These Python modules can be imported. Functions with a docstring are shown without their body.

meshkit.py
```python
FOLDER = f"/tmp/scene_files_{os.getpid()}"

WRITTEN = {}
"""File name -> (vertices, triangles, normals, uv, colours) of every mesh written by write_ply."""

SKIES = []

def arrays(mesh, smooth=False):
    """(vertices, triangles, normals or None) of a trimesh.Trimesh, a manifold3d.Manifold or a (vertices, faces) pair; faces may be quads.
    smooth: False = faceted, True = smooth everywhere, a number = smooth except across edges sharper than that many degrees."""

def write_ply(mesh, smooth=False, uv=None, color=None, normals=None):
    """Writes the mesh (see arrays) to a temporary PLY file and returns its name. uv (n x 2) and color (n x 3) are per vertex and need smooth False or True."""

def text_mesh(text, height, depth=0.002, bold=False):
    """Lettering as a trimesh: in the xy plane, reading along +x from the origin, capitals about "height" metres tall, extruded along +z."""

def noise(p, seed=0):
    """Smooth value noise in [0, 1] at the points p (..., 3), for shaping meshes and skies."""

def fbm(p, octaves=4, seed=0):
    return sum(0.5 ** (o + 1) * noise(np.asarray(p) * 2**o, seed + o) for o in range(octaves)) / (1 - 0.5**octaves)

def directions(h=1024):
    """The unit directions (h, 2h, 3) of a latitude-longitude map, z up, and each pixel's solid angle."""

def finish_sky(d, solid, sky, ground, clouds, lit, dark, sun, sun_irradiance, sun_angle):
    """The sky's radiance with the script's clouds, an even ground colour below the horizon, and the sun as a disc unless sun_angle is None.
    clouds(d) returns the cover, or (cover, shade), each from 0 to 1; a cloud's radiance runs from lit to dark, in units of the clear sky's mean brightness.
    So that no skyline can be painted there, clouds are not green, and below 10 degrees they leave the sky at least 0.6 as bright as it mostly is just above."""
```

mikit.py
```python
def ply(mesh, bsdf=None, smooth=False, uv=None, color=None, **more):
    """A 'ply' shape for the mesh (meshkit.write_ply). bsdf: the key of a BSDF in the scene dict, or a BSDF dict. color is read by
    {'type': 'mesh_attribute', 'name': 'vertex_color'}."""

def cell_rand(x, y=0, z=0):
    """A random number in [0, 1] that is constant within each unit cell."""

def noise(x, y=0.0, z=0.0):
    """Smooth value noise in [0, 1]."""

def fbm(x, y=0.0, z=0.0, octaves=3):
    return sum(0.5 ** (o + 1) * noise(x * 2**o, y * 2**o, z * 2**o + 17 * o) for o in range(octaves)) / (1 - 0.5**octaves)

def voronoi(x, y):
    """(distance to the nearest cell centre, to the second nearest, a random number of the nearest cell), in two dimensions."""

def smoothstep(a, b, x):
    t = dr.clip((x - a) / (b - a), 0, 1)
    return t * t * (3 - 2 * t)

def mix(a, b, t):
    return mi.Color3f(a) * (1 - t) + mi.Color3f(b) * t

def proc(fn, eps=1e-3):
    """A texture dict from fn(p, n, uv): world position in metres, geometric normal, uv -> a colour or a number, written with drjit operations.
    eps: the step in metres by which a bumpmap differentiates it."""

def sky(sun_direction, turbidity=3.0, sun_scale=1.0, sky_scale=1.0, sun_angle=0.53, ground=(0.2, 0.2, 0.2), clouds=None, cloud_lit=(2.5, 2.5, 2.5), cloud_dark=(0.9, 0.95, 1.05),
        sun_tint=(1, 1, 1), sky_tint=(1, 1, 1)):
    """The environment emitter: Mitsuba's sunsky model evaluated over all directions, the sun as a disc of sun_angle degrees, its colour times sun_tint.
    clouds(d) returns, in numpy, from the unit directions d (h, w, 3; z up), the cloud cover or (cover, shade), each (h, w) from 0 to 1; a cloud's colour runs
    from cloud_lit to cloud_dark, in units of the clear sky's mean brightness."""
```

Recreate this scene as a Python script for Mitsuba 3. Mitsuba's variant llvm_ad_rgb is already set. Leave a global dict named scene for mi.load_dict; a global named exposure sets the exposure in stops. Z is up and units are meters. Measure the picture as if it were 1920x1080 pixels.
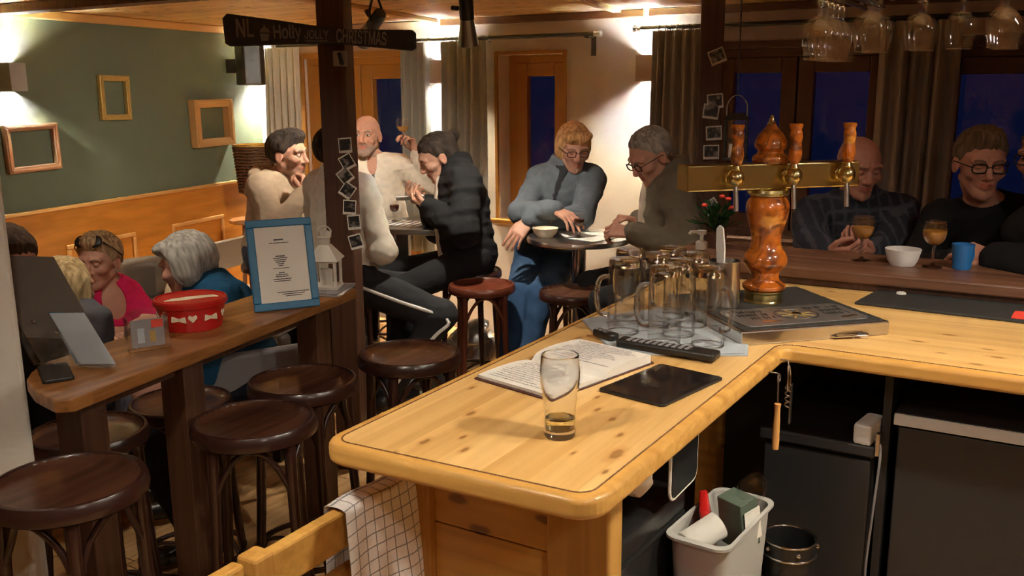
import math, random
import numpy as np, trimesh, drjit as dr, mitsuba as mi
import shapely
from shapely.geometry import Polygon
import manifold3d as m3
import mikit, meshkit

random.seed(7)
RNG = np.random.default_rng(7)
T = mi.ScalarTransform4f
scene, labels = {}, {}

# ------------------------------------------------------------------ camera
EYE = np.array([0.0, 0.0, 1.66])
PITCH, ROLL, YAW = (math.radians(a) for a in (12.143, 0.418, -30.96))
_f = np.array([math.sin(YAW) * math.cos(PITCH), math.cos(YAW) * math.cos(PITCH), -math.sin(PITCH)])
_r = np.array([math.cos(YAW), -math.sin(YAW), 0.0])
_d = np.cross(_f, _r)
_up = -(-math.sin(ROLL) * _r + math.cos(ROLL) * _d)
scene['camera'] = {'type': 'perspective', 'fov': 2 * math.degrees(math.atan(960 / 1754.0)), 'fov_axis': 'x', 'near_clip': 0.05, 'far_clip': 200.0,
                   'to_world': T().look_at(origin=EYE.tolist(), target=(EYE + _f).tolist(), up=_up.tolist())}
exposure = 0.9
# ------------------------------------------------------------------ night sky outside, and the room's lamps
scene['night_sky'] = {'type': 'constant', 'radiance': {'type': 'rgb', 'value': [0.0011, 0.0019, 0.0095]}}
WARM, SOFT = (1.0, 0.89, 0.68), (1.0, 0.91, 0.75)
BAR_LAMP, BAR_LAMP_2, ROOM_LIGHT, SCONCE, SPOT = 335.0, 255.0, 235.0, 4200.0, 1900.0


def rad(c, k):
    return {'type': 'area', 'radiance': {'type': 'rgb', 'value': [float(v) * k for v in c]}}


# ------------------------------------------------------------------ mesh helpers
def mesh(v, f):
    v, f = np.asarray(v, float), np.asarray(f, int)
    if f.shape[1] == 4:
        f = np.vstack([f[:, [0, 1, 2]], f[:, [0, 2, 3]]])
    return trimesh.Trimesh(v, f, process=False)


def cat(*ms):
    ms = [m for m in ms if m is not None]
    vs, fs, n = [], [], 0
    for m in ms:
        vs.append(np.array(m.vertices)); fs.append(np.array(m.faces) + n); n += len(m.vertices)
    return mesh(np.vstack(vs), np.vstack(fs))


def rot(rx=0, ry=0, rz=0):
    a, b, c = (math.radians(x) for x in (rx, ry, rz))
    X = np.array([[1, 0, 0], [0, math.cos(a), -math.sin(a)], [0, math.sin(a), math.cos(a)]])
    Y = np.array([[math.cos(b), 0, math.sin(b)], [0, 1, 0], [-math.sin(b), 0, math.cos(b)]])
    Z = np.array([[math.cos(c), -math.sin(c), 0], [math.sin(c), math.cos(c), 0], [0, 0, 1]])
    return Z @ Y @ X


def mv(m, loc=(0, 0, 0), rz=0, rx=0, ry=0, s=1.0):
    return mesh(np.array(m.vertices) * s @ rot(rx, ry, rz).T + np.asarray(loc, float), np.array(m.faces))


def fr(m, o, x, y, z):
    """The mesh put into the frame with origin o and axes x, y, z."""
    R = np.array([x, y, z], float)
    f = np.array(m.faces)
    return mesh(np.array(m.vertices) @ R + np.asarray(o, float), f[:, ::-1] if np.linalg.det(R) < 0 else f)


def tw(loc, rz=0, s=1.0, rx=0, ry=0):
    return T().translate(list(map(float, loc))).rotate([0, 0, 1], rz).rotate([0, 1, 0], ry).rotate([1, 0, 0], rx).scale(s)


def box(sx, sy, sz, loc=(0, 0, 0), rz=0, rx=0, ry=0):
    """A plain board: centred in x and y, from z 0 upward."""
    v = np.array([[x, y, z] for z in (0, 1) for y in (-.5, .5) for x in (-.5, .5)]) * [sx, sy, sz]
    f = [[0, 2, 3, 1], [4, 5, 7, 6], [0, 1, 5, 4], [2, 6, 7, 3], [0, 4, 6, 2], [1, 3, 7, 5]]
    return mv(mesh(v, f), loc, rz, rx, ry)


def rounded(poly, r, q=6):
    return Polygon(poly).buffer(-r, quad_segs=q).buffer(r, quad_segs=q)


def ring_of(poly, step=None):
    p = shapely.geometry.polygon.orient(poly, 1.0)
    if step:
        p = p.segmentize(step)
    return np.array(p.exterior.coords)[:-1]


def slab(poly, z0, z1, r=0.003, seg=2, bottom=True, step=None):
    """An extruded outline whose top (and bottom) edges are rounded."""
    P = ring_of(poly if isinstance(poly, Polygon) else Polygon(poly), step)
    a, b = np.roll(P, 1, 0), np.roll(P, -1, 0)
    def nrm(u):
        n = np.stack([u[:, 1], -u[:, 0]], 1); return n / (np.linalg.norm(n, axis=1, keepdims=True) + 1e-12)
    n1, n2 = nrm(P - a), nrm(b - P)
    N = n1 + n2
    N = N / np.maximum((N * n1).sum(1, keepdims=True), 0.35)
    prof = []
    for k in range(seg + 1):
        t = math.pi / 2 * k / seg
        prof.append((r * (1 - math.sin(t)), r * (1 - math.cos(t))))
    rows = [(i, z0 + h) for i, h in prof] if bottom else [(0, z0)]
    rows += [(i, z1 - h) for i, h in reversed(prof)]
    n = len(P)
    V = np.vstack([np.column_stack([P - N * i, np.full(n, z)]) for i, z in rows])
    i = np.arange(n); j = (i + 1) % n
    F = np.vstack([np.column_stack([k * n + i, k * n + j, (k + 1) * n + j, (k + 1) * n + i]) for k in range(len(rows) - 1)])
    F = np.vstack([F[:, [0, 1, 2]], F[:, [0, 2, 3]]])
    top = (P - N * rows[-1][0])
    import mapbox_earcut as ec
    tri = np.array(ec.triangulate_float64(top, np.array([n], np.uint32))).reshape(-1, 3)
    A = top[tri]
    flip = np.cross(A[:, 1] - A[:, 0], A[:, 2] - A[:, 0]) < 0
    tri[flip] = tri[flip][:, ::-1]
    F = np.vstack([F, tri + (len(rows) - 1) * n, tri[:, ::-1]])
    return mesh(V, F)


def rect(sx, sy, c=(0, 0)):
    return [(c[0] - sx / 2, c[1] - sy / 2), (c[0] + sx / 2, c[1] - sy / 2), (c[0] + sx / 2, c[1] + sy / 2), (c[0] - sx / 2, c[1] + sy / 2)]


def rbox(sx, sy, sz, r=0.004, rc=None, seg=2, loc=(0, 0, 0), rz=0, rx=0, ry=0):
    rc = min(rc if rc is not None else r, .42 * min(sx, sy))
    r = min(r, .42 * min(sx, sy))
    return mv(slab(rounded(rect(sx, sy), rc) if rc > 0 else Polygon(rect(sx, sy)), 0, sz, min(r, sz * .49), seg), loc, rz, rx, ry)


def lathe(prof, n=32, closed=False):
    """Turns (r, z) points about z; r = 0 ends close by themselves."""
    p = np.asarray(prof, float)
    a = np.arange(n) * 2 * np.pi / n
    V = np.stack([p[:, None, 0] * np.cos(a), p[:, None, 0] * np.sin(a), np.repeat(p[:, None, 1], n, 1)], -1).reshape(-1, 3)
    i = np.arange(n); j = (i + 1) % n
    K = len(p) if closed else len(p) - 1
    F = np.vstack([np.column_stack([k * n + i, k * n + j, (k + 1) % len(p) * n + j, (k + 1) % len(p) * n + i]) for k in range(K)])
    F = np.vstack([F[:, [0, 1, 2]], F[:, [0, 2, 3]]])
    A = V[F]
    ok = np.linalg.norm(np.cross(A[:, 1] - A[:, 0], A[:, 2] - A[:, 0]), axis=1) > 1e-12
    return mesh(V, F[ok])


def tube(pts, r, n=8, closed=False):
    p = np.asarray(pts, float)
    r = np.broadcast_to(np.asarray(r, float), (len(p),))
    t = (np.roll(p, -1, 0) - np.roll(p, 1, 0)) if closed else np.gradient(p, axis=0)
    t /= np.linalg.norm(t, axis=1, keepdims=True) + 1e-12
    A = np.zeros_like(p)
    u = np.cross(t[0], [0, 0, 1] if abs(t[0][2]) < .9 else [1, 0, 0])
    for k in range(len(p)):
        u = u - t[k] * (u @ t[k]); u /= np.linalg.norm(u) + 1e-12; A[k] = u
    B = np.cross(t, A)
    g = np.arange(n) * 2 * np.pi / n
    V = (p[:, None] + r[:, None, None] * (np.cos(g)[None, :, None] * A[:, None] + np.sin(g)[None, :, None] * B[:, None])).reshape(-1, 3)
    i = np.arange(n); j = (i + 1) % n
    m = len(p)
    F = [np.column_stack([k * n + i, k * n + j, ((k + 1) % m) * n + j, ((k + 1) % m) * n + i]) for k in range(m if closed else m - 1)]
    F = np.vstack(F); F = np.vstack([F[:, [0, 1, 2]], F[:, [0, 2, 3]]])
    if not closed:
        V = np.vstack([V, p[:1], p[-1:]])
        F = np.vstack([F, np.column_stack([j, i, np.full(n, m * n)]), np.column_stack([(m - 1) * n + i, (m - 1) * n + j, np.full(n, m * n + 1)])])
    return mesh(V, F)


def spline(pts, n=8, closed=False):
    """Catmull-Rom through the points."""
    p = np.asarray(pts, float)
    q = np.vstack([p[-1:], p, p[:2]]) if closed else np.vstack([2 * p[:1] - p[1:2], p, 2 * p[-1:] - p[-2:-1]])
    out = []
    for k in range(len(q) - 3):
        a, b, c, d = q[k:k + 4]
        for t in np.arange(n) / n:
            out.append(.5 * (2 * b + (c - a) * t + (2 * a - 5 * b + 4 * c - d) * t * t + (3 * b - a - 3 * c + d) * t ** 3))
    if not closed:
        out.append(p[-1])
    return np.array(out)


def ball(r, loc=(0, 0, 0), sub=2, sc=(1, 1, 1)):
    m = trimesh.creation.icosphere(subdivisions=sub, radius=r)
    return mesh(np.array(m.vertices) * sc + loc, m.faces)


# ------------------------------------------------------------------ scene helpers
def uniq(name):
    if name not in scene and name not in labels:
        return name
    k = 1
    while f'{name}_{k:03d}' in scene or f'{name}_{k:03d}' in labels:
        k += 1
    return f'{name}_{k:03d}'


def thing(name, label, category, group=None, kind=None):
    key = uniq(name)
    labels[key] = {'label': label, 'category': category}
    if group: labels[key]['group'] = group
    if kind: labels[key]['kind'] = kind
    return key


def part(parent, name, m, mat=None, smooth=False, label=None, kind=None, **kw):
    key = uniq(parent + '__' + name)
    scene[key] = m if isinstance(m, dict) else mikit.ply(m, mat, smooth, **kw)
    if label or kind:
        labels[key] = {}
        if label: labels[key]['label'] = label
        if kind: labels[key]['kind'] = kind
    return key


def solo(name, label, category, m, mat=None, smooth=False, group=None, kind=None, **kw):
    """A thing that is one mesh."""
    key = thing(name, label, category, group, kind)
    scene[key] = m if isinstance(m, dict) else mikit.ply(m, mat, smooth, **kw)
    return key


def struct(name, m, mat, smooth=False, label=None, parent=None):
    key = uniq(parent + '__' + name if parent else name)
    scene[key] = mikit.ply(m, mat, smooth)
    labels[key] = {} if parent else {'kind': 'structure'}
    if label: labels[key]['label'] = label
    if not labels[key]: del labels[key]
    return key


def dup(root, loc, rz=0, label=None, group=None, s=1.0, name=None):
    """A copy of a thing that was built about the origin, with copies of its parts."""
    key = thing(name or root, label, labels[root]['category'], group or labels[root].get('group'))
    for k in [k for k in scene if k.startswith(root + '__')]:
        scene[key + k[len(root):]] = {**scene[k], 'to_world': tw(loc, rz, s)}
        if k in labels: labels[key + k[len(root):]] = dict(labels[k])
    return key


def place(root, loc, rz=0, s=1.0):
    for k in scene:
        if k == root or k.startswith(root + '__'):
            scene[k]['to_world'] = tw(loc, rz, s)


# ------------------------------------------------------------------ materials
def rgb(*c):
    return {'type': 'rgb', 'value': [float(x) for x in (c[0] if len(c) == 1 else c)]}


def mat(name, color, rough=0.5, metal=0.0, coat=0.0, spec=0.5, sheen=0.0, bump=None, bump_scale=0.001, two=True):
    b = {'type': 'principled', 'base_color': color if isinstance(color, dict) else rgb(color), 'roughness': rough, 'metallic': metal, 'specular': spec}
    if coat: b['clearcoat'] = coat; b['clearcoat_gloss'] = 0.9
    if sheen: b['sheen'] = sheen
    if bump is not None:
        b = {'type': 'bumpmap', 'arbitrary': bump, 'scale': bump_scale, 'bsdf': b}
    scene[name] = {'type': 'twosided', 'bsdf': b} if two else b
    return name


fbm, nz, sst, mix, crand, voro = mikit.fbm, mikit.noise, mikit.smoothstep, mikit.mix, mikit.cell_rand, mikit.voronoi


def wood(c_light, c_dark, along=1, width=0.0, knots=0.0, fine=42.0, knot_c=(0.16, 0.06, 0.02), streak=1.0, at=()):
    """Grain running along the given world axis (0 x, 1 y, 2 z), boards of the given width, knots."""
    def fn(p, n, uv):
        q = (p.x, p.y, p.z)
        l, a, b = q[along], q[(along + 1) % 3], q[(along + 2) % 3]
        if along == 1: a, b = p.x, p.z
        if along == 0: a, b = p.y, p.z
        if along == 2: a, b = p.x, p.y
        tone = mi.Float(0.0)
        s = mi.Float(0.0)
        if width:
            i = dr.floor(a / width)
            tone = crand(i, 3, 1) - 0.5
            s = crand(i, 7, 2) * 20
        w = fbm(l * 1.3 + s, a * 3.0, b * 3.0, 2) * 5
        g = fbm(l * 1.6 + s, a * fine + w, b * fine, 3)
        g2 = nz(l * 3.0 + s, a * fine * 4, b * fine * 4)
        t = dr.clip(0.5 + (g - 0.5) * 1.5 * streak + (g2 - 0.5) * 0.3 * streak + tone * 0.5, 0, 1)
        c = mix(c_light, c_dark, t)
        if knots:
            u, v = l * 4.6 + s, a * 12.0 + b * 12.0
            d1, d2, r = voro(u, v)
            wob = (nz(l * 60, a * 60, b * 60) - .5) * 0.06
            k = (1 - sst(0.06, 0.15, d1 + wob)) * dr.select(r < knots, 1.0, 0.0)
            h = (1 - sst(0.1, 0.42, d1 + wob)) * dr.select(r < knots, 1.0, 0.0)
            c = mix(c, mi.Color3f(*c_dark), h * 0.55)
            c = mix(c, mi.Color3f(*knot_c), k * 0.9)
        for kx, ky, ks in at:      # knots of this very board
            dl, da = ((p.y - ky), (p.x - kx)) if along == 1 else ((p.x - kx), (p.y - ky))
            d = dr.sqrt(dr.square(dl / (0.016 * ks)) + dr.square(da / (0.0065 * ks))) + (nz(l * 90, a * 90, b * 90) - .5) * .5
            c = mix(c, mi.Color3f(0.42, 0.19, 0.05), (1 - sst(0.5, 1.9, d)) * .6)
            c = mix(c, mi.Color3f(*knot_c), (1 - sst(0.45, 0.95, d)) * .6)
        return c
    return mikit.proc(fn)


mat('pine_counter', wood((0.66, 0.42, 0.165), (0.47, 0.255, 0.075), 1, 0.088, 0.0, streak=.6, at=((-.948, 1.274, 1.2), (-.965, 1.205, .8), (-.958, 1.438, 1.3), (-.901, 1.325, .8), (-.865, 1.278, 1.0), (-.627, 1.389, 2.0), (-.659, 1.478, .9), (-.754, 1.579, 1.0), (-.706, 1.545, 1.1), (-.611, 1.312, .8), (-1.043, 1.572, .9), (-1.028, 2.037, 1.2), (-.693, 1.357, .7), (-.787, 1.646, .8))), 0.32, coat=0.25)
mat('pine_counter_x', wood((0.66, 0.42, 0.165), (0.47, 0.255, 0.075), 0, 0.088, 0.0, streak=.6, at=((-.288, 2.419, 1.2), (-.228, 2.523, 1.3), (-.135, 2.423, 1.0), (-.108, 2.361, 1.3), (-.145, 2.276, 1.1), (-.224, 2.336, .7), (-.60, 2.90, .9))), 0.32, coat=0.25)
mat('pine_edge', wood((0.60, 0.34, 0.09), (0.42, 0.20, 0.045), 0, 0, 0, 30), 0.3, coat=0.3)
mat('pine_panel', wood((0.56, 0.31, 0.075), (0.40, 0.195, 0.038), 0, 0.11, 0.25), 0.4, coat=0.1)
mat('pine_post', wood((0.52, 0.28, 0.070), (0.36, 0.17, 0.034), 2, 0, 0.0), 0.4)
mat('table_wood', wood((0.30, 0.135, 0.040), (0.16, 0.062, 0.018), 1, 0.09, 0.0), 0.33, coat=0.15)
mat('brown_post', wood((0.085, 0.034, 0.016), (0.045, 0.017, 0.008), 2, 0, 0.0, 60), 0.6)
mat('stool_seat', wood((0.085, 0.034, 0.018), (0.026, 0.009, 0.006), 1, 0, 0.0, 16, streak=1.3), 0.2, coat=0.6, spec=0.6)
mat('stool_wood', (0.024, 0.008, 0.006), 0.22, coat=0.6)
mat('red_stool_wood', (0.085, 0.020, 0.010), 0.25, coat=0.5)
mat('ceiling_wood', wood((0.72, 0.46, 0.19), (0.54, 0.30, 0.10), 0, 0.12, 0.35), 0.45)
mat('floor_wood', wood((0.64, 0.40, 0.19), (0.43, 0.23, 0.085), 1, 0.14, 0.15), 0.35, coat=0.1)
mat('wainscot', wood((0.56, 0.22, 0.030), (0.42, 0.145, 0.016), 1, 0, 0.0, 18), 0.4, coat=0.1)
mat('light_trim', (0.55, 0.28, 0.085), 0.45)
mat('window_wood', (0.43, 0.185, 0.032), 0.4, coat=0.15)
mat('dark_frame', (0.075, 0.030, 0.016), 0.5)
mat('green_paint', (0.072, 0.100, 0.070), 0.75)
mat('plaster', (0.74, 0.66, 0.55), 0.85)
mat('rough_plaster', (0.50, 0.46, 0.40), 0.9, bump=mikit.proc(lambda p, n, uv: fbm(p.x * 90, p.y * 90, p.z * 90, 3)), bump_scale=0.004)
mat('black_gap', (0.012, 0.011, 0.011), 0.6)
mat('black_panel', (0.016, 0.016, 0.017), 0.45)
mat('fridge_black', (0.022, 0.022, 0.023), 0.4)
mat('black_plastic', (0.012, 0.012, 0.012), 0.35)
mat('black_metal', (0.015, 0.014, 0.014), 0.4, metal=0.3)
mat('rubber', (0.018, 0.018, 0.017), 0.7)
mat('steel', (0.62, 0.60, 0.57), 0.24, metal=1.0)
mat('steel_dark', (0.33, 0.32, 0.30), 0.3, metal=1.0)
mat('chrome', (0.75, 0.74, 0.72), 0.12, metal=1.0)
mat('brass', (0.60, 0.48, 0.20), 0.22, metal=1.0)
mat('white_paint', (0.70, 0.66, 0.58), 0.5)
mat('white_plastic', (0.72, 0.70, 0.66), 0.35)
mat('paper', (0.74, 0.71, 0.64), 0.8)
mat('grey_paper', (0.36, 0.40, 0.43), 0.75)
mat('ink', (0.10, 0.10, 0.12), 0.8)
mat('red_plastic', (0.42, 0.012, 0.010), 0.3, coat=0.4)
mat('book_cover', (0.055, 0.018, 0.015), 0.5)
mat('groove', (0.13, 0.05, 0.015), 0.6)
mat('red_dark', (0.26, 0.020, 0.012), 0.3, coat=0.4)
mat('red_label', (0.62, 0.05, 0.03), 0.6)
mat('cream_print', (0.72, 0.62, 0.46), 0.5)
mat('blue_frame', (0.012, 0.13, 0.27), 0.4)
mat('blue_ceramic', (0.02, 0.13, 0.36), 0.3)
mat('ceramic', (0.70, 0.67, 0.64), 0.25)
mat('gold_frame', (0.58, 0.40, 0.13), 0.35, metal=0.55)
mat('copper_frame', (0.42, 0.20, 0.10), 0.4, metal=0.3)
mat('oak_frame', (0.46, 0.25, 0.09), 0.45)
mat('leather', (0.060, 0.046, 0.036), 0.4)
mat('cushion', (0.72, 0.62, 0.40), 0.85)
mat('grey_chair', (0.22, 0.21, 0.22), 0.55)
mat('curtain', (0.33, 0.33, 0.29), 0.9, sheen=0.3)
mat('curtain_lining', (0.62, 0.60, 0.52), 0.9)
mat('lintel_mauve', (0.50, 0.43, 0.40), 0.8)  # mauve cast of the light on this wall band put into its colour
mat('ledge_wood', wood((0.16, 0.075, 0.040), (0.085, 0.036, 0.022), 0, 0.12, 0.0), 0.4)  # wood darkened to stand for the shade where bar lamps do not reach
mat('strip_grey', (0.62, 0.62, 0.61), 0.35)  # lamp reflection on the steel put into a pale matte colour
mat('curtain_brown', (0.27, 0.245, 0.225), 0.9, sheen=0.2)
mat('chalk_board', (0.020, 0.019, 0.018), 0.6)
mat('chalk', (0.19, 0.18, 0.165), 0.8)
mat('sconce_grey', (0.30, 0.28, 0.25), 0.5)
mat('sconce_tan', (0.52, 0.36, 0.25), 0.5)
mat('photo_print', mikit.proc(lambda p, n, uv: mix((0.02, 0.02, 0.02), (0.30, 0.28, 0.26), sst(0.45, 0.75, fbm(p.x * 45, p.y * 45, p.z * 45, 3)))), 0.35)
mat('amber', mikit.proc(lambda p, n, uv: mix(mix((0.10, 0.022, 0.004), (0.40, 0.095, 0.008), sst(0.28, 0.62, fbm(p.x * 30, p.y * 30, p.z * 22 + 4 * nz(p.x * 25, p.y * 25, p.z * 25), 3))), (0.58, 0.24, 0.035), sst(0.60, 0.78, fbm(p.x * 22 + 9, p.y * 22, p.z * 30, 3)))), 0.12, coat=1.0)
mat('vertex', {'type': 'mesh_attribute', 'name': 'vertex_color'}, 0.55, spec=0.35)
mat('cloth_vertex', {'type': 'mesh_attribute', 'name': 'vertex_color'}, 0.9, spec=0.12)
mat('gloss_vertex', {'type': 'mesh_attribute', 'name': 'vertex_color'}, 0.35, spec=0.5)
scene['glass'] = {'type': 'dielectric', 'int_ior': 1.5, 'ext_ior': 1.0}
scene['thin_glass'] = {'type': 'thindielectric', 'int_ior': 1.5, 'ext_ior': 1.0}
scene['fine_glass'] = {'type': 'thindielectric', 'int_ior': 1.5, 'ext_ior': 1.0, 'specular_reflectance': 0.45}
scene['tulip_glass'] = {'type': 'thindielectric', 'int_ior': 1.75, 'ext_ior': 1.0}
scene['acrylic'] = {'type': 'thindielectric', 'int_ior': 1.45, 'ext_ior': 1.0}
scene['beer'] = {'type': 'dielectric', 'int_ior': 1.34, 'ext_ior': 1.0, 'specular_transmittance': rgb(0.99, 0.965, 0.78)}
scene['dark_beer'] = {'type': 'principled', 'base_color': rgb(0.035, 0.008, 0.004), 'roughness': 0.1}
scene['amber_beer'] = {'type': 'principled', 'base_color': rgb(0.34, 0.15, 0.025), 'roughness': 0.1}
scene['clear_bin'] = {'type': 'twosided', 'bsdf': {'type': 'principled', 'base_color': rgb(0.38, 0.37, 0.335), 'roughness': 0.35}}
# ================================================================== the room
WY, CZ = 5.30, 2.10          # window wall, ceiling height
A0 = np.array([-4.478, 0.0, 0.0]); DW = np.array([-0.1757, 0.98444, 0.0]); NW = np.array([0.98444, 0.1757, 0.0]); UP = np.array([0, 0, 1.0])


def on_green(m):
    """Local x along the green wall, y up, z out of it into the room."""
    return fr(m, A0, DW, UP, NW)


def gbox(s0, s1, z0, z1, d0, d1):
    return on_green(box(s1 - s0, z1 - z0, d1 - d0, ((s0 + s1) / 2, (z0 + z1) / 2, d0)))


# floor: slab and planks along y
struct('floor', box(9.5, 8.0, 0.06, (-1.6, 2.1, -0.075)), 'black_gap')
fl_len = 1.3
for i in range(41):
    x = -5.35 + i * 0.14
    off = RNG.uniform(0, fl_len)
    y = 0.2 - off
    while y < 5.3:
        y0, y1 = max(y, 0.2), min(y + fl_len, 5.3)
        if y1 - y0 > 0.1:
            part('floor', 'plank', box(0.137, y1 - y0 - 0.003, 0.015 + RNG.uniform(0, 0.0008), (x, (y0 + y1) / 2, -0.015)), 'floor_wood')
        y += fl_len
for x0, x1, y0, y1 in ((-5.42, 2.4, -1.8, 0.2), (0.30, 2.4, 0.2, 5.3)):
    part('floor', 'plank_field', box(x1 - x0, y1 - y0, 0.015, ((x0 + x1) / 2, (y0 + y1) / 2, -0.015)), 'floor_wood')

# ceiling: slab, boards across, trims
struct('ceiling', box(9.5, 8.0, 0.1, (-1.6, 2.1, CZ + 0.012)), 'ceiling_wood')
for i in range(27):
    y = 2.1 + i * 0.12
    part('ceiling', 'board', slab(rect(8.4, 0.117, (-1.75, y + 0.06)), CZ, CZ + 0.014, 0.003, 1), 'ceiling_wood')
part('ceiling', 'near_boards', box(8.4, 3.9, 0.014, (-1.75, 0.15, CZ)), 'ceiling_wood')
def ctrim(a, b, w, h, m, name='trim_strip'):
    a, b = np.array(a), np.array(b); d = b - a; L = np.linalg.norm(d)
    part('ceiling', name, mv(rbox(L, w, h, 0.004), ((a[0] + b[0]) / 2, (a[1] + b[1]) / 2, CZ - h), math.degrees(math.atan2(d[1], d[0]))), m)
ctrim((-3.72, 5.22), (-3.25, 3.35), 0.06, 0.025, 'light_trim')
ctrim((-2.40, 5.22), (-2.02, 3.35), 0.05, 0.02, 'light_trim')
ctrim((-5.0, 3.02), (1.9, 3.02), 0.10, 0.05, 'brown_post', 'beam')

# window wall, with openings
W1, W2, W3, W4 = (-4.95, -3.93, 0.20, 1.87), (-3.27, -2.79, 0.80, 1.86), (-1.85, -0.84, 0.80, 1.86), (-0.68, 1.10, 0.80, 1.84)
TH = 0.26
pieces, xs = [], -5.6
for (a, b, z0, z1) in (W1, W2, W3, W4):
    pieces.append(box(a - xs, TH, CZ + 0.05, ((a + xs) / 2, WY + TH / 2, -0.02)))
    pieces.append(box(b - a, TH, z0 + 0.02, ((a + b) / 2, WY + TH / 2, -0.02)))
    pieces.append(box(b - a, TH, CZ + 0.03 - z1, ((a + b) / 2, WY + TH / 2, z1)))
    xs = b
pieces.append(box(2.6 - xs, TH, CZ + 0.05, ((2.6 + xs) / 2, WY + TH / 2, -0.02)))
struct('wall_far', cat(*pieces), 'plaster')
part('wall_far', 'cornice', rbox(1.45, 0.03, 0.045, 0.006, loc=(-2.98, WY - 0.015, CZ - 0.045)), 'dark_frame')
part('wall_far', 'cornice', rbox(3.6, 0.03, 0.045, 0.006, loc=(-0.42, WY - 0.015, CZ - 0.045)), 'dark_frame')
part('wall_far', 'lintel_lit_board', rbox(1.35, 0.02, 0.19, 0.004, loc=(-4.47, WY - 0.01, 1.905)), 'sconce_tan')  # tan stands in for warm light on the wall above the double window
part('wall_far', 'lintel_lit_board', rbox(3.5, 0.02, 0.185, 0.004, loc=(-0.43, WY - 0.01, 1.895)), 'lintel_mauve')


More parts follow.
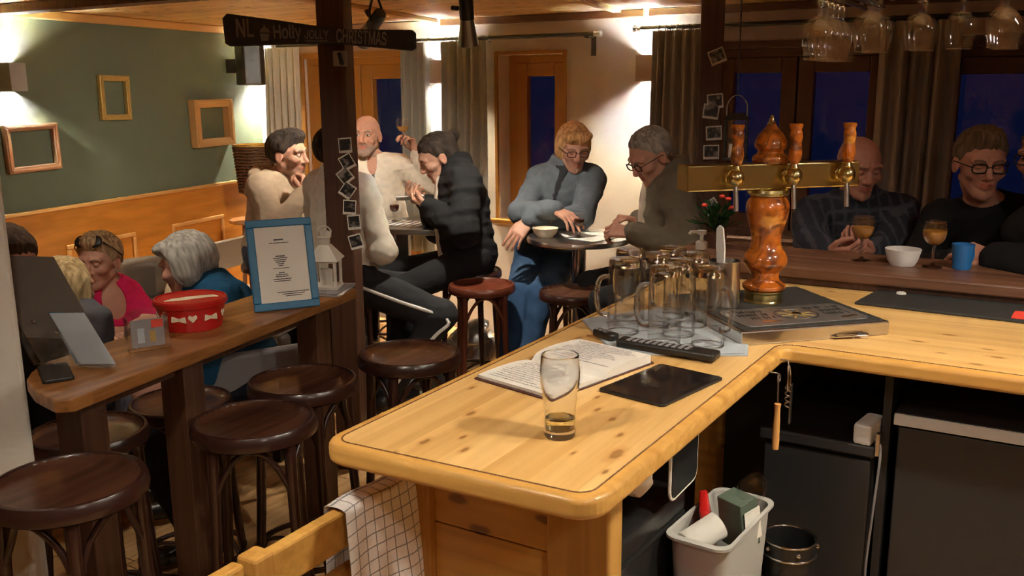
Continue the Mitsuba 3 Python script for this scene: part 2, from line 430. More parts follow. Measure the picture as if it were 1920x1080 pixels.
def window(n, W, m, mull=(), inset=0.10, st=0.075, casing=None, cm=None):
    a, b, z0, z1 = W
    y = WY + inset
    k = struct(f'window_{n}', cat(*(rbox(0.055, 0.07, z1 - z0, 0.004, loc=(x, y, z0)) for x in (a + .0275, b - .0275)),
                                  *(rbox(b - a, 0.07, 0.05, 0.004, loc=((a + b) / 2, y, z)) for z in (z0, z1 - 0.05))), m)
    edges = [a + .05, *mull, b - .05]
    for l, r in zip(edges[:-1], edges[1:]):
        l, r = l + .004, r - .004
        part(k, 'sash', cat(*(rbox(st, 0.055, z1 - z0 - .10, 0.006, loc=(x, y - .012, z0 + .05)) for x in (l + st / 2, r - st / 2)),
                            *(rbox(r - l - 2 * st, 0.055, st, 0.006, loc=((l + r) / 2, y - .012, z)) for z in (z0 + .05, z1 - .05 - st))), m)
        part(k, 'pane', mesh([[l + st, y, z0 + .1], [r - st, y, z0 + .1], [r - st, y, z1 - .1], [l + st, y, z1 - .1]], [[0, 1, 2, 3]]), 'thin_glass')
    if casing:
        c = casing
        part(k, 'casing', cat(*(rbox(c, 0.02, z1 - z0 + 2 * c, 0.003, loc=(x, WY - .01, z0 - c)) for x in (a - c / 2, b + c / 2)),
                              rbox(b - a, 0.02, c, 0.003, loc=((a + b) / 2, WY - .01, z1))), cm)
        part(k, 'sill', rbox(b - a + 2 * c + .04, 0.22, 0.03, 0.006, loc=((a + b) / 2, WY + .06, z0 - .03)), cm)
    return k


window(1, W1, 'window_wood', (-4.44,), 0.06, 0.10, 0.05, 'window_wood')
window(2, W2, 'window_wood', (), 0.17, 0.085, 0.022, 'window_wood')
window(3, W3, 'dark_frame', (-1.355,), 0.06, 0.085, 0.05, 'dark_frame')
window(4, W4, 'dark_frame', (0.30,), 0.06, 0.085, 0.05, 'dark_frame')
for z, x in ((0.95, -4.40), (0.95, -1.32)):
    part('window_1' if x < -4 else 'window_3', 'handle', cat(rbox(0.025, 0.012, 0.07, 0.003, loc=(x, WY + .015, z)), rbox(0.018, 0.018, 0.11, 0.005, loc=(x, WY - .006, z - .05))), 'steel_dark')

# green wall: paint above, orange wainscot below
struct('wall_left', gbox(-2.2, 5.75, 0, CZ + .03, -0.2, 0.0), 'green_paint')
part('wall_left', 'wainscot', gbox(-1.9, 5.383, 0.0, 0.985, 0.0, 0.012), 'wainscot')
part('wall_left', 'rail', on_green(mv(rbox(7.28, 0.022, 0.03, 0.005), (1.742, 0.985, 0.0))), 'light_trim')
part('wall_left', 'cornice', on_green(rbox(7.28, 0.05, 0.03, 0.008, loc=(1.742, CZ - .027, 0.0))), 'light_trim')
part('wall_left', 'skirting', gbox(-1.9, 5.383, 0.0, 0.09, 0.012, 0.026), 'wainscot')
for s0, s1 in ((1.72, 2.25), (2.53, 3.09), (3.37, 3.93), (4.27, 4.82)):
    z0, z1, w = 0.22, 0.765, 0.028
    for (a, b, c, d) in ((s0, s1, z1 - w, z1), (s0, s1, z0, z0 + w), (s0, s0 + w, z0 + w, z1 - w), (s1 - w, s1, z0 + w, z1 - w)):
        part('wall_left', 'panel_moulding', on_green(mv(rbox(b - a, d - c, 0.016, 0.006), ((a + b) / 2, (c + d) / 2, 0.012))), 'light_trim')

# the rest of the room, out of the frame
struct('wall_right', box(0.2, 8.0, CZ + .05, (2.5, 2.0, 0)), 'plaster')
struct('wall_back', box(8.5, 0.2, CZ + .05, (-1.5, -1.9, 0)), 'plaster')
# white pillar at the left
P0 = np.array([-2.124, 1.250]); dv = np.array([-.862, .507]); du = np.array([-.507, -.862])
pts = [P0, P0 + du * .32, P0 + du * .32 + dv * .06, P0 + dv * .06]
struct('wall_pillar', slab(rounded([tuple(p) for p in pts], 0.012, 3), 0, CZ + .01, 0.001, 1), 'rough_plaster')

# ------------------------------------------------------------------ curtains and rods


def curtain_mesh(x0, x1, z0, z1, y, folds, amp, seed=0, flare=0.0, top=0.8):
    """A hanging cloth with rounded, uneven folds, closed front and back."""
    rs = np.random.default_rng(seed)
    nu, nv = folds * 14, 26
    u = np.linspace(0, 1, nu)
    warp = u + 0.018 * np.sin(u * 9 + seed) + 0.012 * np.sin(u * 23 + seed * 2)
    rows = []
    for j in range(nv + 1):
        v = j / nv
        z = z1 + (z0 - z1) * v
        ph = warp * folds * 2 * math.pi + 0.5 * np.sin(v * 3 + u * 5 + seed)
        a = amp * (top + (1 - top) * v) * (0.75 + 0.35 * np.sin(u * 17 + seed))
        yy = y + a * np.sin(ph) + 0.3 * a * np.sin(2 * ph + 1) - 0.02 * v
        w = (x1 - x0) * (1 + flare * v)
        xx = (x0 + x1) / 2 + (u - .5) * w + 0.25 * a * np.cos(ph)
        rows.append(np.column_stack([xx, yy, np.full(nu, z + (0.004 * np.sin(ph) if j == nv else 0))]))
    F = np.array(rows); B = F + [0, 0.004, 0]
    V = np.vstack([F.reshape(-1, 3), B.reshape(-1, 3)]); n = (nv + 1) * nu
    idx = lambda j, i: j * nu + i
    q = []
    for j in range(nv):
        i = np.arange(nu - 1)
        q.append(np.column_stack([idx(j, i), idx(j + 1, i), idx(j + 1, i + 1), idx(j, i + 1)]))
        q.append(np.column_stack([idx(j, i) + n, idx(j, i + 1) + n, idx(j + 1, i + 1) + n, idx(j + 1, i) + n]))
    for i0 in (0, nu - 1):
        j = np.arange(nv); a = np.column_stack([idx(j, i0), idx(j, i0) + n, idx(j + 1, i0) + n, idx(j + 1, i0)])
        q.append(a if i0 == 0 else a[:, ::-1])
    return mesh(V, np.vstack(q))


def rod(key, x0, x1, z, y, brackets, rings, left_end=True):
    part(key, 'pole', tube([(x0, y, z), (x1, y, z)], 0.0125, 12), 'black_metal', 30)
    for x in (x0, x1):
        part(key, 'finial', mv(lathe([(0, -.02), (.016, -.02), (.016, -.012), (.013, -.01), (.013, 0), (.02, .005), (.022, .015), (.02, .025), (0, .028)], 16), (x, y, z), ry=90 if x == x1 else -90), 'chrome', 30)
    for x in brackets:
        part(key, 'bracket', cat(rbox(0.03, 0.008, 0.13, 0.002, loc=(x, WY - .006, z - .125)), rbox(0.016, WY - y, 0.016, 0.003, loc=(x, (WY + y) / 2, z - .02)), rbox(0.03, 0.03, .012, .003, loc=(x, y, z - .022))), 'black_metal')
    for x in rings:
        part(key, 'ring', tube([(x + .004 * math.sin(x * 90), y + .019 * math.cos(a), z - .006 + .019 * math.sin(a)) for a in np.linspace(0, 2 * math.pi, 17)[:-1]], 0.0028, 6, True), 'black_metal', True)


k = thing('curtain_rod', 'black curtain rod with bracket running over the double window and small window', 'curtain rod')
rod(k, -5.15, -2.52, 1.965, 5.21, (-2.585, -4.60), [*np.linspace(-3.95, -3.76, 5), *np.linspace(-3.62, -3.28, 8)])
k = thing('curtain_rod', 'dark curtain rod over the right-hand windows behind the hanging glasses', 'curtain rod')
rod(k, -2.26, 1.7, 1.985, 5.21, (-1.2, 0.9), [*np.linspace(-2.12, -1.84, 9), *np.linspace(-0.9, -0.56, 8)])
CU = 'curtain'
solo('curtain', 'pale sheer curtain in the corner by the green wall and loudspeaker', CU, curtain_mesh(-5.24, -4.90, 0.15, 1.95, 5.18, 5, .035, 3, 0.05), 'curtain_lining', True)
solo('curtain', 'grey curtain bunched at the right side of the double window', CU, curtain_mesh(-3.96, -3.75, 0.55, 1.95, 5.18, 4, .035, 5, 0.15), 'curtain', True)
solo('curtain', 'grey-green curtain hanging between middle wall lamp and small window', CU, curtain_mesh(-3.66, -3.30, 0.60, 1.95, 5.18, 6, .035, 8, 0.08), 'curtain', True)
solo('curtain', 'taupe curtain next to right wall lamp behind grey-haired man', CU, curtain_mesh(-2.15, -1.83, 0.55, 1.965, 5.18, 6, .035, 11, 0.05), 'curtain_brown', True)
solo('curtain', 'dark brown-grey curtain between the two blue right-hand windows', CU, curtain_mesh(-0.92, -0.54, 0.45, 1.965, 5.18, 6, .04, 14, 0.03), 'curtain_brown', True)

# ------------------------------------------------------------------ wall lamps: open boxes that shine up and down


def sconce(label, o, xaxis, naxis, m, h=0.15, w=0.105, d=0.095, k_up=1.0, k_dn=1.0):
    k = thing('wall_lamp', label, 'wall lamp', 'up-and-down wall lamps')
    t = 0.006
    body = cat(box(w, t, h, (0, d - t / 2, 0)), box(t, d, h, (-w / 2 + t / 2, d / 2, 0)), box(t, d, h, (w / 2 - t / 2, d / 2, 0)), box(w, t, h, (0, t / 2, 0)))
    part(k, 'housing', fr(body, o, xaxis, naxis, UP), m)
    for s, q in ((1, k_up), (-1, k_dn)):
        c = lathe([(0, 0), (.032, 0)], 20)
        if s > 0: c = mv(c, rx=180)
        z = h - .035 if s > 0 else .035
        kk = part(k, 'bulb', fr(mv(c, (0, d / 2, z)), o, xaxis, naxis, UP), 'white_plastic')
        scene[kk]['emitter'] = rad(WARM, SCONCE * q)
    part(k, 'divider', fr(box(w - 2 * t, d - 2 * t, .02, (0, d / 2, h / 2 - .01)), o, xaxis, naxis, UP), 'black_gap')


XM, YM = np.array([1.0, 0, 0]), np.array([0, -1.0, 0])
sconce('grey box wall lamp on the green wall at the picture\'s left edge', A0 + DW * 3.10 + UP * 1.655, DW, NW, 'sconce_grey')
sconce('grey box wall lamp in the corner beside the loudspeaker', np.array([-5.33, WY, 1.70]), XM, YM, 'sconce_grey')
sconce('tan box wall lamp on the pier between double window and small window', np.array([-3.715, WY, 1.685]), XM, YM, 'sconce_tan')
sconce('tan box wall lamp on the white wall beside the taupe curtain', np.array([-2.215, WY, 1.685]), XM, YM, 'sconce_tan')

# bar and room lamps and one added fill light, above the frame


def downlight(name, label, loc, power, r=0.06, aim=(0, 0, -1)):
    k = thing(name, label, 'lamp')
    a = np.array(aim, float); a /= np.linalg.norm(a)
    z = -a
    x = np.cross(z, [0, 1, 0.01]); x /= np.linalg.norm(x); y = np.cross(z, x)
    part(k, 'shade', fr(lathe([(r * .5, .12), (r * .9, .10), (r * 1.25, -.05), (r * 1.28, -.05), (r * .95, .105), (r * .5, .125), (0, .125)], 24), loc, x, y, z), 'black_metal', 30)
    d = lathe([(0, 0), (r, 0)], 24)
    kk = part(k, 'bulb', fr(d, loc, x, y, z), 'white_plastic')
    scene[kk]['emitter'] = rad(SOFT, power)


downlight('bar_lamp', 'ceiling lamp over the near end of the bar', (0.15, 1.55, 2.02), BAR_LAMP, aim=(-.25, 0.05, -1))
downlight('bar_lamp', 'ceiling lamp behind the bar near the tap', (0.45, 2.30, 2.02), BAR_LAMP_2, aim=(-.4, 0.02, -1))
downlight('ceiling_lamp_or_fill', 'ceiling lamp above the bar stools, out in front of the bar', (-1.05, 0.55, 2.02), ROOM_LIGHT, aim=(-.1, .25, -1))
downlight('ceiling_lamp_or_fill', 'ceiling lamp at the near end of the high table', (-2.9, 1.9, 2.02), ROOM_LIGHT * .55, aim=(0, .1, -1))
downlight('ceiling_lamp_or_fill', 'ceiling lamp over the back of the bar behind the viewer', (0.55, 0.35, 2.02), ROOM_LIGHT * .45, aim=(-.15, .5, -1))

downlight('ceiling_lamp_or_fill', 'added unseen fill light between the bar counter and the round table', (-1.25, 2.90, 2.03), ROOM_LIGHT * .45, r=.05, aim=(-.05, .35, -1))  # fill light added to brighten the grey-haired man and the mugs

# two track spotlights


def track_spot(label, loc, aim):
    k = thing('spotlight', label, 'spotlight', 'track spotlights under the ceiling')
    a = np.array(aim, float); a /= np.linalg.norm(a); z = -a
    x = np.cross(z, [0, 1, 0]); x /= np.linalg.norm(x); y = np.cross(z, x)
    loc = np.array(loc)
    part(k, 'shade', fr(lathe([(0, .155), (.024, .155), (.027, .15), (.029, .06), (.045, -.045), (.042, -.045), (.026, .06), (.02, .09), (0, .09)], 24), loc, x, y, z), 'steel_dark', 30)
    part(k, 'cap', fr(lathe([(0, .165), (.026, .165), (.030, .155), (.0315, .07), (.0305, .065), (.029, .07)], 24), loc, x, y, z), 'black_metal', 30)
    top = loc + z * .11
    part(k, 'yoke', cat(*(tube([top + y * s * .034, top + y * s * .036 + UP * .05, (top + UP * .11) + y * s * .012], .006, 6) for s in (1, -1))), 'black_metal', True)
    part(k, 'stem', tube([top + UP * .10, [top[0], top[1], CZ]], .012, 8), 'black_metal')
    part(k, 'knob', fr(lathe([(0, 0), (.01, 0), (.01, .03), (0, .03)], 10), top + x * .03 + y * .02, y, z, x), 'black_metal')
    d = lathe([(0, 0), (.028, 0)], 20)
    kk = part(k, 'bulb', fr(d, loc + z * .0, x, y, z), 'white_plastic')
    scene[kk]['emitter'] = rad(SOFT, SPOT)


track_spot('black and grey spotlight beside the sign, tilted to the left', (-2.92, 3.55, 1.90), (-.75, .25, -.55))
track_spot('grey spotlight hanging by a black yoke in front of the middle curtain', (-2.28, 3.45, 1.88), (-.14, .28, -.94))
# ================================================================== the bar counter
CT = 1.04
outer = Polygon([(-1.12, 1.175), (-0.572, 1.195), (-0.555, 2.212), (1.7, 2.20), (1.7, 2.985), (-1.125, 2.985)])
outer = outer.buffer(-.055, quad_segs=8).buffer(.055, quad_segs=8).buffer(.02, quad_segs=5).buffer(-.02, quad_segs=5)
inner = outer.buffer(-.024, quad_segs=8)
k = thing('bar_counter', 'L-shaped honey pine bar counter with rounded edge band and panelled end', 'bar counter')
part(k, 'edge_band', slab(outer, CT - .040, CT - .0006, .012, 4), 'pine_edge', 40, label='rounded pine edge band with a fine groove')
arm_a = inner.intersection(shapely.box(-2, 0, -0.30, 3.2)).difference(Polygon([(-.30, 2.0), (-.30, 3.2), (-1.12, 3.2), (-0.56, 2.22)]).buffer(0)).buffer(-.0011)
arm_b = inner.difference(arm_a.buffer(.0014)).buffer(-.0011)
for g, m in ((arm_a, 'pine_counter'), (arm_b, 'pine_counter_x')):
    g = max(getattr(g, 'geoms', [g]), key=lambda q: q.area)
    part(k, 'top_board', slab(g, CT - .03, CT, .0012, 1), m)
part(k, 'groove', tube([(x, y, CT - .0008) for x, y in ring_of(inner)], .0017, 6, True), 'groove', True)
# pedestal of the near end: stile, boarded panel, corner post
part(k, 'stile', rbox(.035, .05, .99, .006, loc=(-1.060, 1.430, 0.0)), 'pine_post')
for z0, z1 in ((0.0, .20), (.205, .405), (.41, .61), (.615, .795), (.80, 1.0)):
    part(k, 'panel_board', rbox(.268, .02, z1 - z0 + .003, .002, loc=(-.908, 1.435, z0)), 'pine_panel')
part(k, 'corner_post', rbox(.130, .06, 1.0, .008, loc=(-.709, 1.435, 0)), 'pine_post')
part(k, 'side_panel', box(.02, 1.50, 1.0, (-1.066, 2.205, 0)), 'pine_panel')
part(k, 'front_panel', box(2.6, .02, 1.0, (.35, 2.94, 0)), 'pine_panel')
part(k, 'cavity_back', box(.02, 1.44, 1.0, (-1.02, 2.18, 0)), 'black_panel', label='black inner side of the bar')
part(k, 'cavity_back', box(2.5, .02, 1.0, (.34, 2.90, 0)), 'black_panel', label='black inner side of the bar')
part(k, 'shelf', rbox(.47, .78, .02, .003, loc=(-.765, 1.86, .48)), 'black_panel', label='black shelf under the counter')
part(k, 'support', box(.02, .46, .998, (-.346, 2.66, 0)), 'black_panel')

# the customers' ledge behind the bar
k = thing('bar_ledge', 'narrow brown wooden ledge behind the bar where the men at the right lean', 'ledge')
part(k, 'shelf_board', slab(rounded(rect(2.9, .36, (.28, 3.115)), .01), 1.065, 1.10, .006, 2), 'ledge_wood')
part(k, 'fascia', rbox(2.88, .025, .045, .004, loc=(.28, 2.968, 1.0405)), 'brown_post')
part(k, 'rail', rbox(2.88, .02, .04, .004, loc=(.28, 3.02, 1.02)), 'brown_post')
part(k, 'front', box(2.8, .02, 1.02, (.30, 3.05, 0)), 'pine_panel')

# ------------------------------------------------------------------ drip tray
o = np.array([-0.505, 2.305, CT]); ax = np.array([.7071, .7071, 0]); ay = np.array([-.7071, .7071, 0])
mat('plate_steel', (0.34, 0.33, 0.31), 0.38, metal=0.85)
k = thing('drip_tray', 'square steel drip tray with a slotted plate and star drain under the beer tap', 'drip tray')
part(k, 'body', fr(rbox(.41, .44, .036, .004, loc=(0, .22, 0)), o, ax, ay, UP), 'steel')
part(k, 'top_mat', fr(rbox(.39, .42, .003, .001, .01, loc=(0, .22, .0345)), o, ax, ay, UP), 'rubber', label='dark plate set in the tray')
part(k, 'plate', fr(rbox(.35, .17, .003, .001, .025, loc=(0, .115, .037)), o, ax, ay, UP), 'plate_steel', label='grey slotted steel plate')
for i in range(8):
    a = i * math.pi / 4 + .2
    part(k, 'drain_slot', fr(mv(rbox(.006, .034, .0016, .0006, .0028, loc=(0, .030, 0)), (0.01, .115, .0395), math.degrees(a)), o, ax, ay, UP), 'gold_frame')
part(k, 'drain', fr(mv(lathe([(0, 0), (.012, 0), (.012, .003), (.009, .0045), (0, .0045)], 20), (0.01, .115, .0395)), o, ax, ay, UP), 'chrome', 30)
part(k, 'drain_ring', fr(mv(tube([(.056 * math.cos(t), .052 * math.sin(t), 0) for t in np.linspace(0, 2 * math.pi, 33)[:-1]], .0016, 6, True), (0.01, .115, .0402)), o, ax, ay, UP), 'steel', True)
rs = np.random.default_rng(12)
for bx in (-.155, .062):          # two blocks of cut slots in the plate, left and right of the drain
    for row in range(3):
        x = bx + .012 * row
        while x < bx + .095:
            w = rs.uniform(.003, .006)
            if rs.uniform() > .18:
                part(k, 'cut_slot', fr(mv(rbox(w, .021, .0014, .0004, .001), (x, .165 - row * .032, .0394), rs.uniform(-8, 8)), o, ax, ay, UP), 'black_plastic')
            x += w + rs.uniform(.003, .006)
for s in (-1, 1):
    part(k, 'drain_slot', fr(mv(rbox(.05, .012, .0016, .0006, .005), (s * .11 + .02, .06, .0396), 12 * s), o, ax, ay, UP), 'chrome')

# ------------------------------------------------------------------ tap tower
tp = np.array([-0.755, 2.695, CT + .037])
k = thing('beer_tap', 'amber marbled beer tap column with brass crossbar and three amber handles', 'beer tap')
S = lambda prof, n=40: mv(lathe(prof, n), tp)
part(k, 'base', S([(0, 0), (.058, 0), (.058, .004), (.0555, .008), (.0555, .028), (.058, .032), (.058, .036), (0, .036)]), 'brass', 30, label='brass base ring')
prof = spline([(.055, .036), (.063, .042), (.064, .052), (.056, .058), (.046, .066), (.0425, .078), (.044, .092), (.053, .103), (.0635, .118), (.065, .132), (.060, .148), (.050, .163), (.0445, .18), (.044, .198), (.049, .222), (.0575, .250), (.063, .275), (.064, .29), (.060, .306), (.052, .318), (.047, .328)], 5)
part(k, 'column', S([(0, .036), *map(tuple, prof), (0, .328)], 48), 'amber', 30)
part(k, 'collar', S([(0, .322), (.05, .322), (.058, .326), (.062, .334), (.060, .343), (.053, .348), (0, .348)]), 'brass', 30)
part(k, 'crossbar', fr(rbox(.56, .075, .075, .004), tp + UP * .346, ax, ay, UP), 'brass')
prof = spline([(.050, .421), (.053, .430), (.051, .440), (.041, .447), (.037, .455), (.044, .464), (.0475, .472), (.046, .484), (.038, .500), (.027, .515), (.016, .528), (.010, .536)], 5)
part(k, 'dome', S([(0, .421), *map(tuple, prof), (0, .536)], 48), 'amber', 30)
part(k, 'finial', S([(0, .534), (.012, .534), (.0125, .538), (.008, .542), (.0075, .549), (.0045, .558), (0, .562)], 20), 'brass', 30)
for i, t in enumerate((-.125, .060, .235)):
    c = tp + ax * (t - .02) - ay * .068 + UP * .386
    f_ = part(k, 'faucet', cat(mv(ball(.0255, (0, 0, 0), 3, (1, 1, 1.05)), c), tube([c, c + ay * .034], .012, 12), fr(lathe([(0, 0), (.019, 0), (.02, .006), (.014, .010), (0, .010)], 16), c + ay * .034, ax, UP, -ay),
                               mv(lathe([(.013, .018), (.015, .025), (.012, .032), (.010, .040), (0, .04)], 16), c)), 'brass', 30, label='brass ball faucet')
    sp = [c + UP * -.018, c + UP * -.03 - ay * .003, c + UP * -.05 - ay * .006, c + UP * -.095 - ay * .012]
    part(f_, 'spout', tube(spline(sp, 4), [.0075] * 13, 12), 'steel', 40)
    prof = spline([(.010, .036), (.0165, .046), (.019, .062), (.0175, .080), (.0155, .096), (.018, .112), (.0175, .124), (.0155, .134), (.0185, .142), (.0195, .148)], 5)
    h = lathe([(0, .036), *map(tuple, prof), (.017, .151), (0, .152)], 24)
    V = np.array(h.vertices); V[:, :2] *= (1 + .06 * np.cos(3 * np.arctan2(V[:, 1], V[:, 0]) + V[:, 2] * 60))[:, None]
    part(f_, 'handle', mv(mesh(V, h.faces), c - ay * .003), 'amber', 30, label='amber handle')

for q in scene:      # the whole tap stands a little nearer and smaller than it was drawn
    if q.startswith(k + '__'):
        scene[q]['to_world'] = T().translate([-.700, 2.512, CT + .0378]).scale(.90).translate([float(-v) for v in tp])

# ------------------------------------------------------------------ bar mat
k = thing('bar_mat', 'long black rubber bar mat with a red label at its right end', 'bar mat')
part(k, 'rubber', slab(rounded([(-.505, 2.755), (.30, 2.725), (.31, 2.955), (-.475, 2.975)], .006), CT, CT + .008, .002, 1), 'rubber')
part(k, 'label', slab(rounded([(-.105, 2.755), (.08, 2.748), (.082, 2.845), (-.100, 2.852)], .008), CT + .007, CT + .0095, .0006, 1), 'red_label', label='red printed label')
solo('pale_bottle_cap', 'small pale bottle cap lying on the black bar mat', 'bottle cap', mv(lathe([(0, 0), (.0145, 0), (.014, .003), (.012, .0055), (0, .006)], 20), (-.405, 2.93, CT + .008)), 'white_plastic', 30)

# ------------------------------------------------------------------ newspaper, mugs, remotes
npk = thing('newspaper', 'folded grey-blue newspaper under the upturned beer mugs', 'newspaper')
pp = [(-1.10, 2.20), (-.905, 1.965), (-.80, 1.985), (-.61, 2.085), (-.70, 2.40), (-.96, 2.44)]
part(npk, 'sheet', slab(pp, CT + .0002, CT + .0035, .001, 1), 'grey_paper')
part(npk, 'sheet', slab([(x * .985 - .016, y * .985 + .035) for x, y in pp], CT + .0037, CT + .0058, .0008, 1), 'grey_paper')
for i in range(9):
    a = np.array([-1.05 + .03 * i, 2.17 - .022 * i]) + [.02, .02]; d = np.array([.10, .115])
    part(npk, 'print_line', mv(box(.08, .004, .0005), ((a + d * (.3 + .5 * (i % 3) / 2))[0], (a + d * (.3 + .5 * (i % 3) / 2))[1], CT + .0057), 49), 'ink')


def fluted(prof, n=72, flutes=12, depth=.0006):
    m = lathe(prof, n); V = np.array(m.vertices); a = np.arctan2(V[:, 1], V[:, 0])
    V[:, :2] *= (1 + depth / .038 * np.cos(flutes * a))[:, None]
    return mesh(V, m.faces)


hp = spline([(.036, 0, .045), (.058, 0, .050), (.067, 0, .075), (.067, 0, .115), (.058, 0, .140), (.036, 0, .146)], 5)
mug = thing('beer_mug', 'upturned glass beer mug', 'beer mug', 'upturned beer mugs on the newspaper')
part(mug, 'body', fluted([(.0388, .002), (.0394, .03), (.0396, .10), (.0388, .170)]), 'fine_glass', True)
part(mug, 'rim', tube([(.0378 * math.cos(t), .0378 * math.sin(t), .0022) for t in np.linspace(0, 2 * math.pi, 33)[:-1]], .0021, 6, True), 'glass', True)
part(mug, 'base', lathe([(0, .172), (.0355, .170), (.0388, .171), (.0378, .186), (.0345, .191), (.030, .190), (0, .187)], 36), 'glass', 30)
part(mug, 'handle', tube(hp, .0065, 8), 'glass', True)
mugs = [(-.945, 2.125, 205, 'leftmost upturned glass beer mug at the front, its handle to the left'),
        (-.905, 2.235, 120, 'upturned glass beer mug just behind the leftmost front one'),
        (-.815, 2.075, 195, 'foremost upturned glass beer mug, right behind the remote controls'),
        (-.815, 2.172, 80, 'upturned glass beer mug in the middle of the cluster, behind the foremost'),
        (-.718, 2.115, -20, 'upturned glass beer mug farthest right, by the corner of the steel drip tray'),
        (-.820, 2.277, 20, 'upturned glass beer mug against the left edge of the drip tray, behind the middle one'),
        (-.905, 2.345, 100, 'upturned glass beer mug at the very back of the cluster'),
        (-.990, 2.265, 150, 'upturned glass beer mug at the back left of the cluster')]
place(mug, (*mugs[0][:2], CT + .006), mugs[0][2])
labels[mug]['label'] = mugs[0][3]
for x, y, rz, lb in mugs[1:]:
    dup(mug, (x, y, CT + .006), rz, lb)


def remote(label, a, b, z, w=.045, buttons=(3, 9)):
    a, b = np.array(a), np.array(b); L = np.linalg.norm(b - a); x = np.array([*(b - a) / L, 0]); y = np.array([-x[1], x[0], 0])
    oo = np.array([*a, z])
    k = thing('remote_control', label, 'remote control')
    part(k, 'case', fr(rbox(L, w, .018, .005, .010, loc=(L / 2, 0, 0)), oo, x, y, UP), 'black_plastic')
    for i in range(buttons[1]):
        for j in range(buttons[0]):
            part(k, 'button', fr(rbox(.010, .007, .0025, .0008, .002, loc=(L * .12 + i * L * .66 / buttons[1], (j - (buttons[0] - 1) / 2) * .012, .0172)), oo, x, y, UP), 'grey_chair')
    return k


remote('black remote control lying on the newspaper, the front one of the pair', (-.905, 2.012), (-.655, 2.003), CT + .0062, .048, (3, 10))
remote('slim black remote control on the newspaper, left of the larger one', (-.995, 2.068), (-.925, 2.036), CT + .0062, .03, (2, 3))

# ------------------------------------------------------------------ steel cup with brush, soap bottle
k = thing('steel_cup', 'tapered steel cup behind the beer mugs holding a white scraper', 'steel cup')
part(k, 'cup', mv(lathe([(0, 0), (.043, 0), (.045, .003), (.040, .12), (.0405, .124), (.0385, .124), (.043, .006), (0, .006)], 32), (-.778, 2.405, CT + .0376)), 'steel', 30)
k = thing('scraper', 'white plastic foam scraper standing in the steel cup', 'scraper')
bl = slab(rounded([(-.011, 0), (.011, 0), (.014, .09), (.017, .14), (.013, .19), (0, .20), (-.013, .19), (-.017, .14), (-.014, .09)], .006), 0, .006, .002, 2)
part(k, 'blade', fr(bl, (-.784, 2.405, CT + .055), (.86, -.4, .12), (-.08, .05, 1), (.4, .9, 0)), 'white_plastic')
k = thing('soap_dispenser', 'small clear glass dispenser bottle with pale pump behind the steel cup', 'dispenser bottle')
part(k, 'bottle', mv(lathe([(0, 0), (.034, 0), (.036, .004), (.036, .085), (.030, .105), (.016, .118), (.014, .13), (0, .13)], 28), (-.955, 2.72, CT)), 'glass', 30)
part(k, 'collar', mv(lathe([(0, 0), (.018, 0), (.018, .022), (.012, .026), (0, .026)], 20), (-.955, 2.72, CT + .13)), 'white_plastic', 30)
part(k, 'pump', cat(mv(lathe([(0, 0), (.006, 0), (.006, .018), (.014, .02), (.014, .032), (0, .034)], 16), (-.955, 2.72, CT + .156)), tube([(-.955, 2.72, CT + .183), (-.985, 2.71, CT + .183), (-.990, 2.708, CT + .175)], .005, 8)), 'white_plastic', 30)

# ------------------------------------------------------------------ notebook, tablet, beer glass, opener
k = thing('notebook', 'open notebook with handwritten pages and dark cover on the bar', 'notebook')
o = np.array([-.925, 1.775, CT]); sx = np.array([-.975, .222, 0]); sy = np.array([.222, .975, 0])  # sx along the spine, sy across it
def leaf(s, L, th):
    n = 16
    t = np.linspace(0, 1, n); y = s * t * .172
    z = th * (1 - np.exp(-t * 14)) + .004 * np.sin(t * math.pi) + .0035
    lo = np.column_stack([np.full(n, -L / 2), y]); 
    V = []
    for xx in (-L / 2, L / 2):
        for zz in (z, np.full(n, .003)):
            V.append(np.column_stack([np.full(n, xx), y, zz]))
    V = np.vstack(V); i = np.arange(n - 1); F = []
    def q(a, b): F.append(np.column_stack([a * n + i, a * n + i + 1, b * n + i + 1, b * n + i]))
    q(0, 2); q(3, 1); q(2, 3); q(1, 0)
    F.append(np.array([[n - 1, 2 * n - 1, 4 * n - 1, 3 * n - 1], [0, 2 * n, 3 * n, n]]))
    return mesh(V, np.vstack(F))
part(k, 'cover', fr(rbox(.222, .362, .003, .001, .006), o, sx, sy, UP), 'book_cover', label='dark red-brown cover')
for s, th in ((-1, .006), (1, .017)):
    pg = part(k, 'pages', fr(leaf(s, .212, th), o, sx, sy, UP), 'paper')
    for i in range(13):
        yy = s * (.03 + i * .0105)
        L = RNG.uniform(.10, .17)
        x = np.linspace(-L, 0, int(L * 300)) + .088 - RNG.uniform(0, .02)
        t = yy / (s * .172); z = th * (1 - math.exp(-t * 14)) + .004 * math.sin(t * math.pi) + .0042
        pts = np.column_stack([x, yy + .0022 * np.sin(x * 1300 + i) * RNG.uniform(.3, 1, len(x)), np.full(len(x), z)])
        part(pg, 'handwriting', fr(tube(pts, .0004, 3), o, sx, sy, UP), 'ink')
k = thing('tablet', 'black glass tablet lying beside the open notebook', 'tablet')
o = np.array([-.702, 1.783, CT]); ty = np.array([.19, .982, 0]); tx = np.array([.982, -.19, 0])
part(k, 'body', fr(rbox(.160, .238, .0065, .002, .010), o, tx, ty, UP), 'black_metal')
mat('screen_glass', (0.006, 0.006, 0.007), 0.06, spec=0.6)
part(k, 'screen', fr(rbox(.152, .230, .0008, .0003, .008, loc=(0, 0, .0062)), o, tx, ty, UP), 'screen_glass')

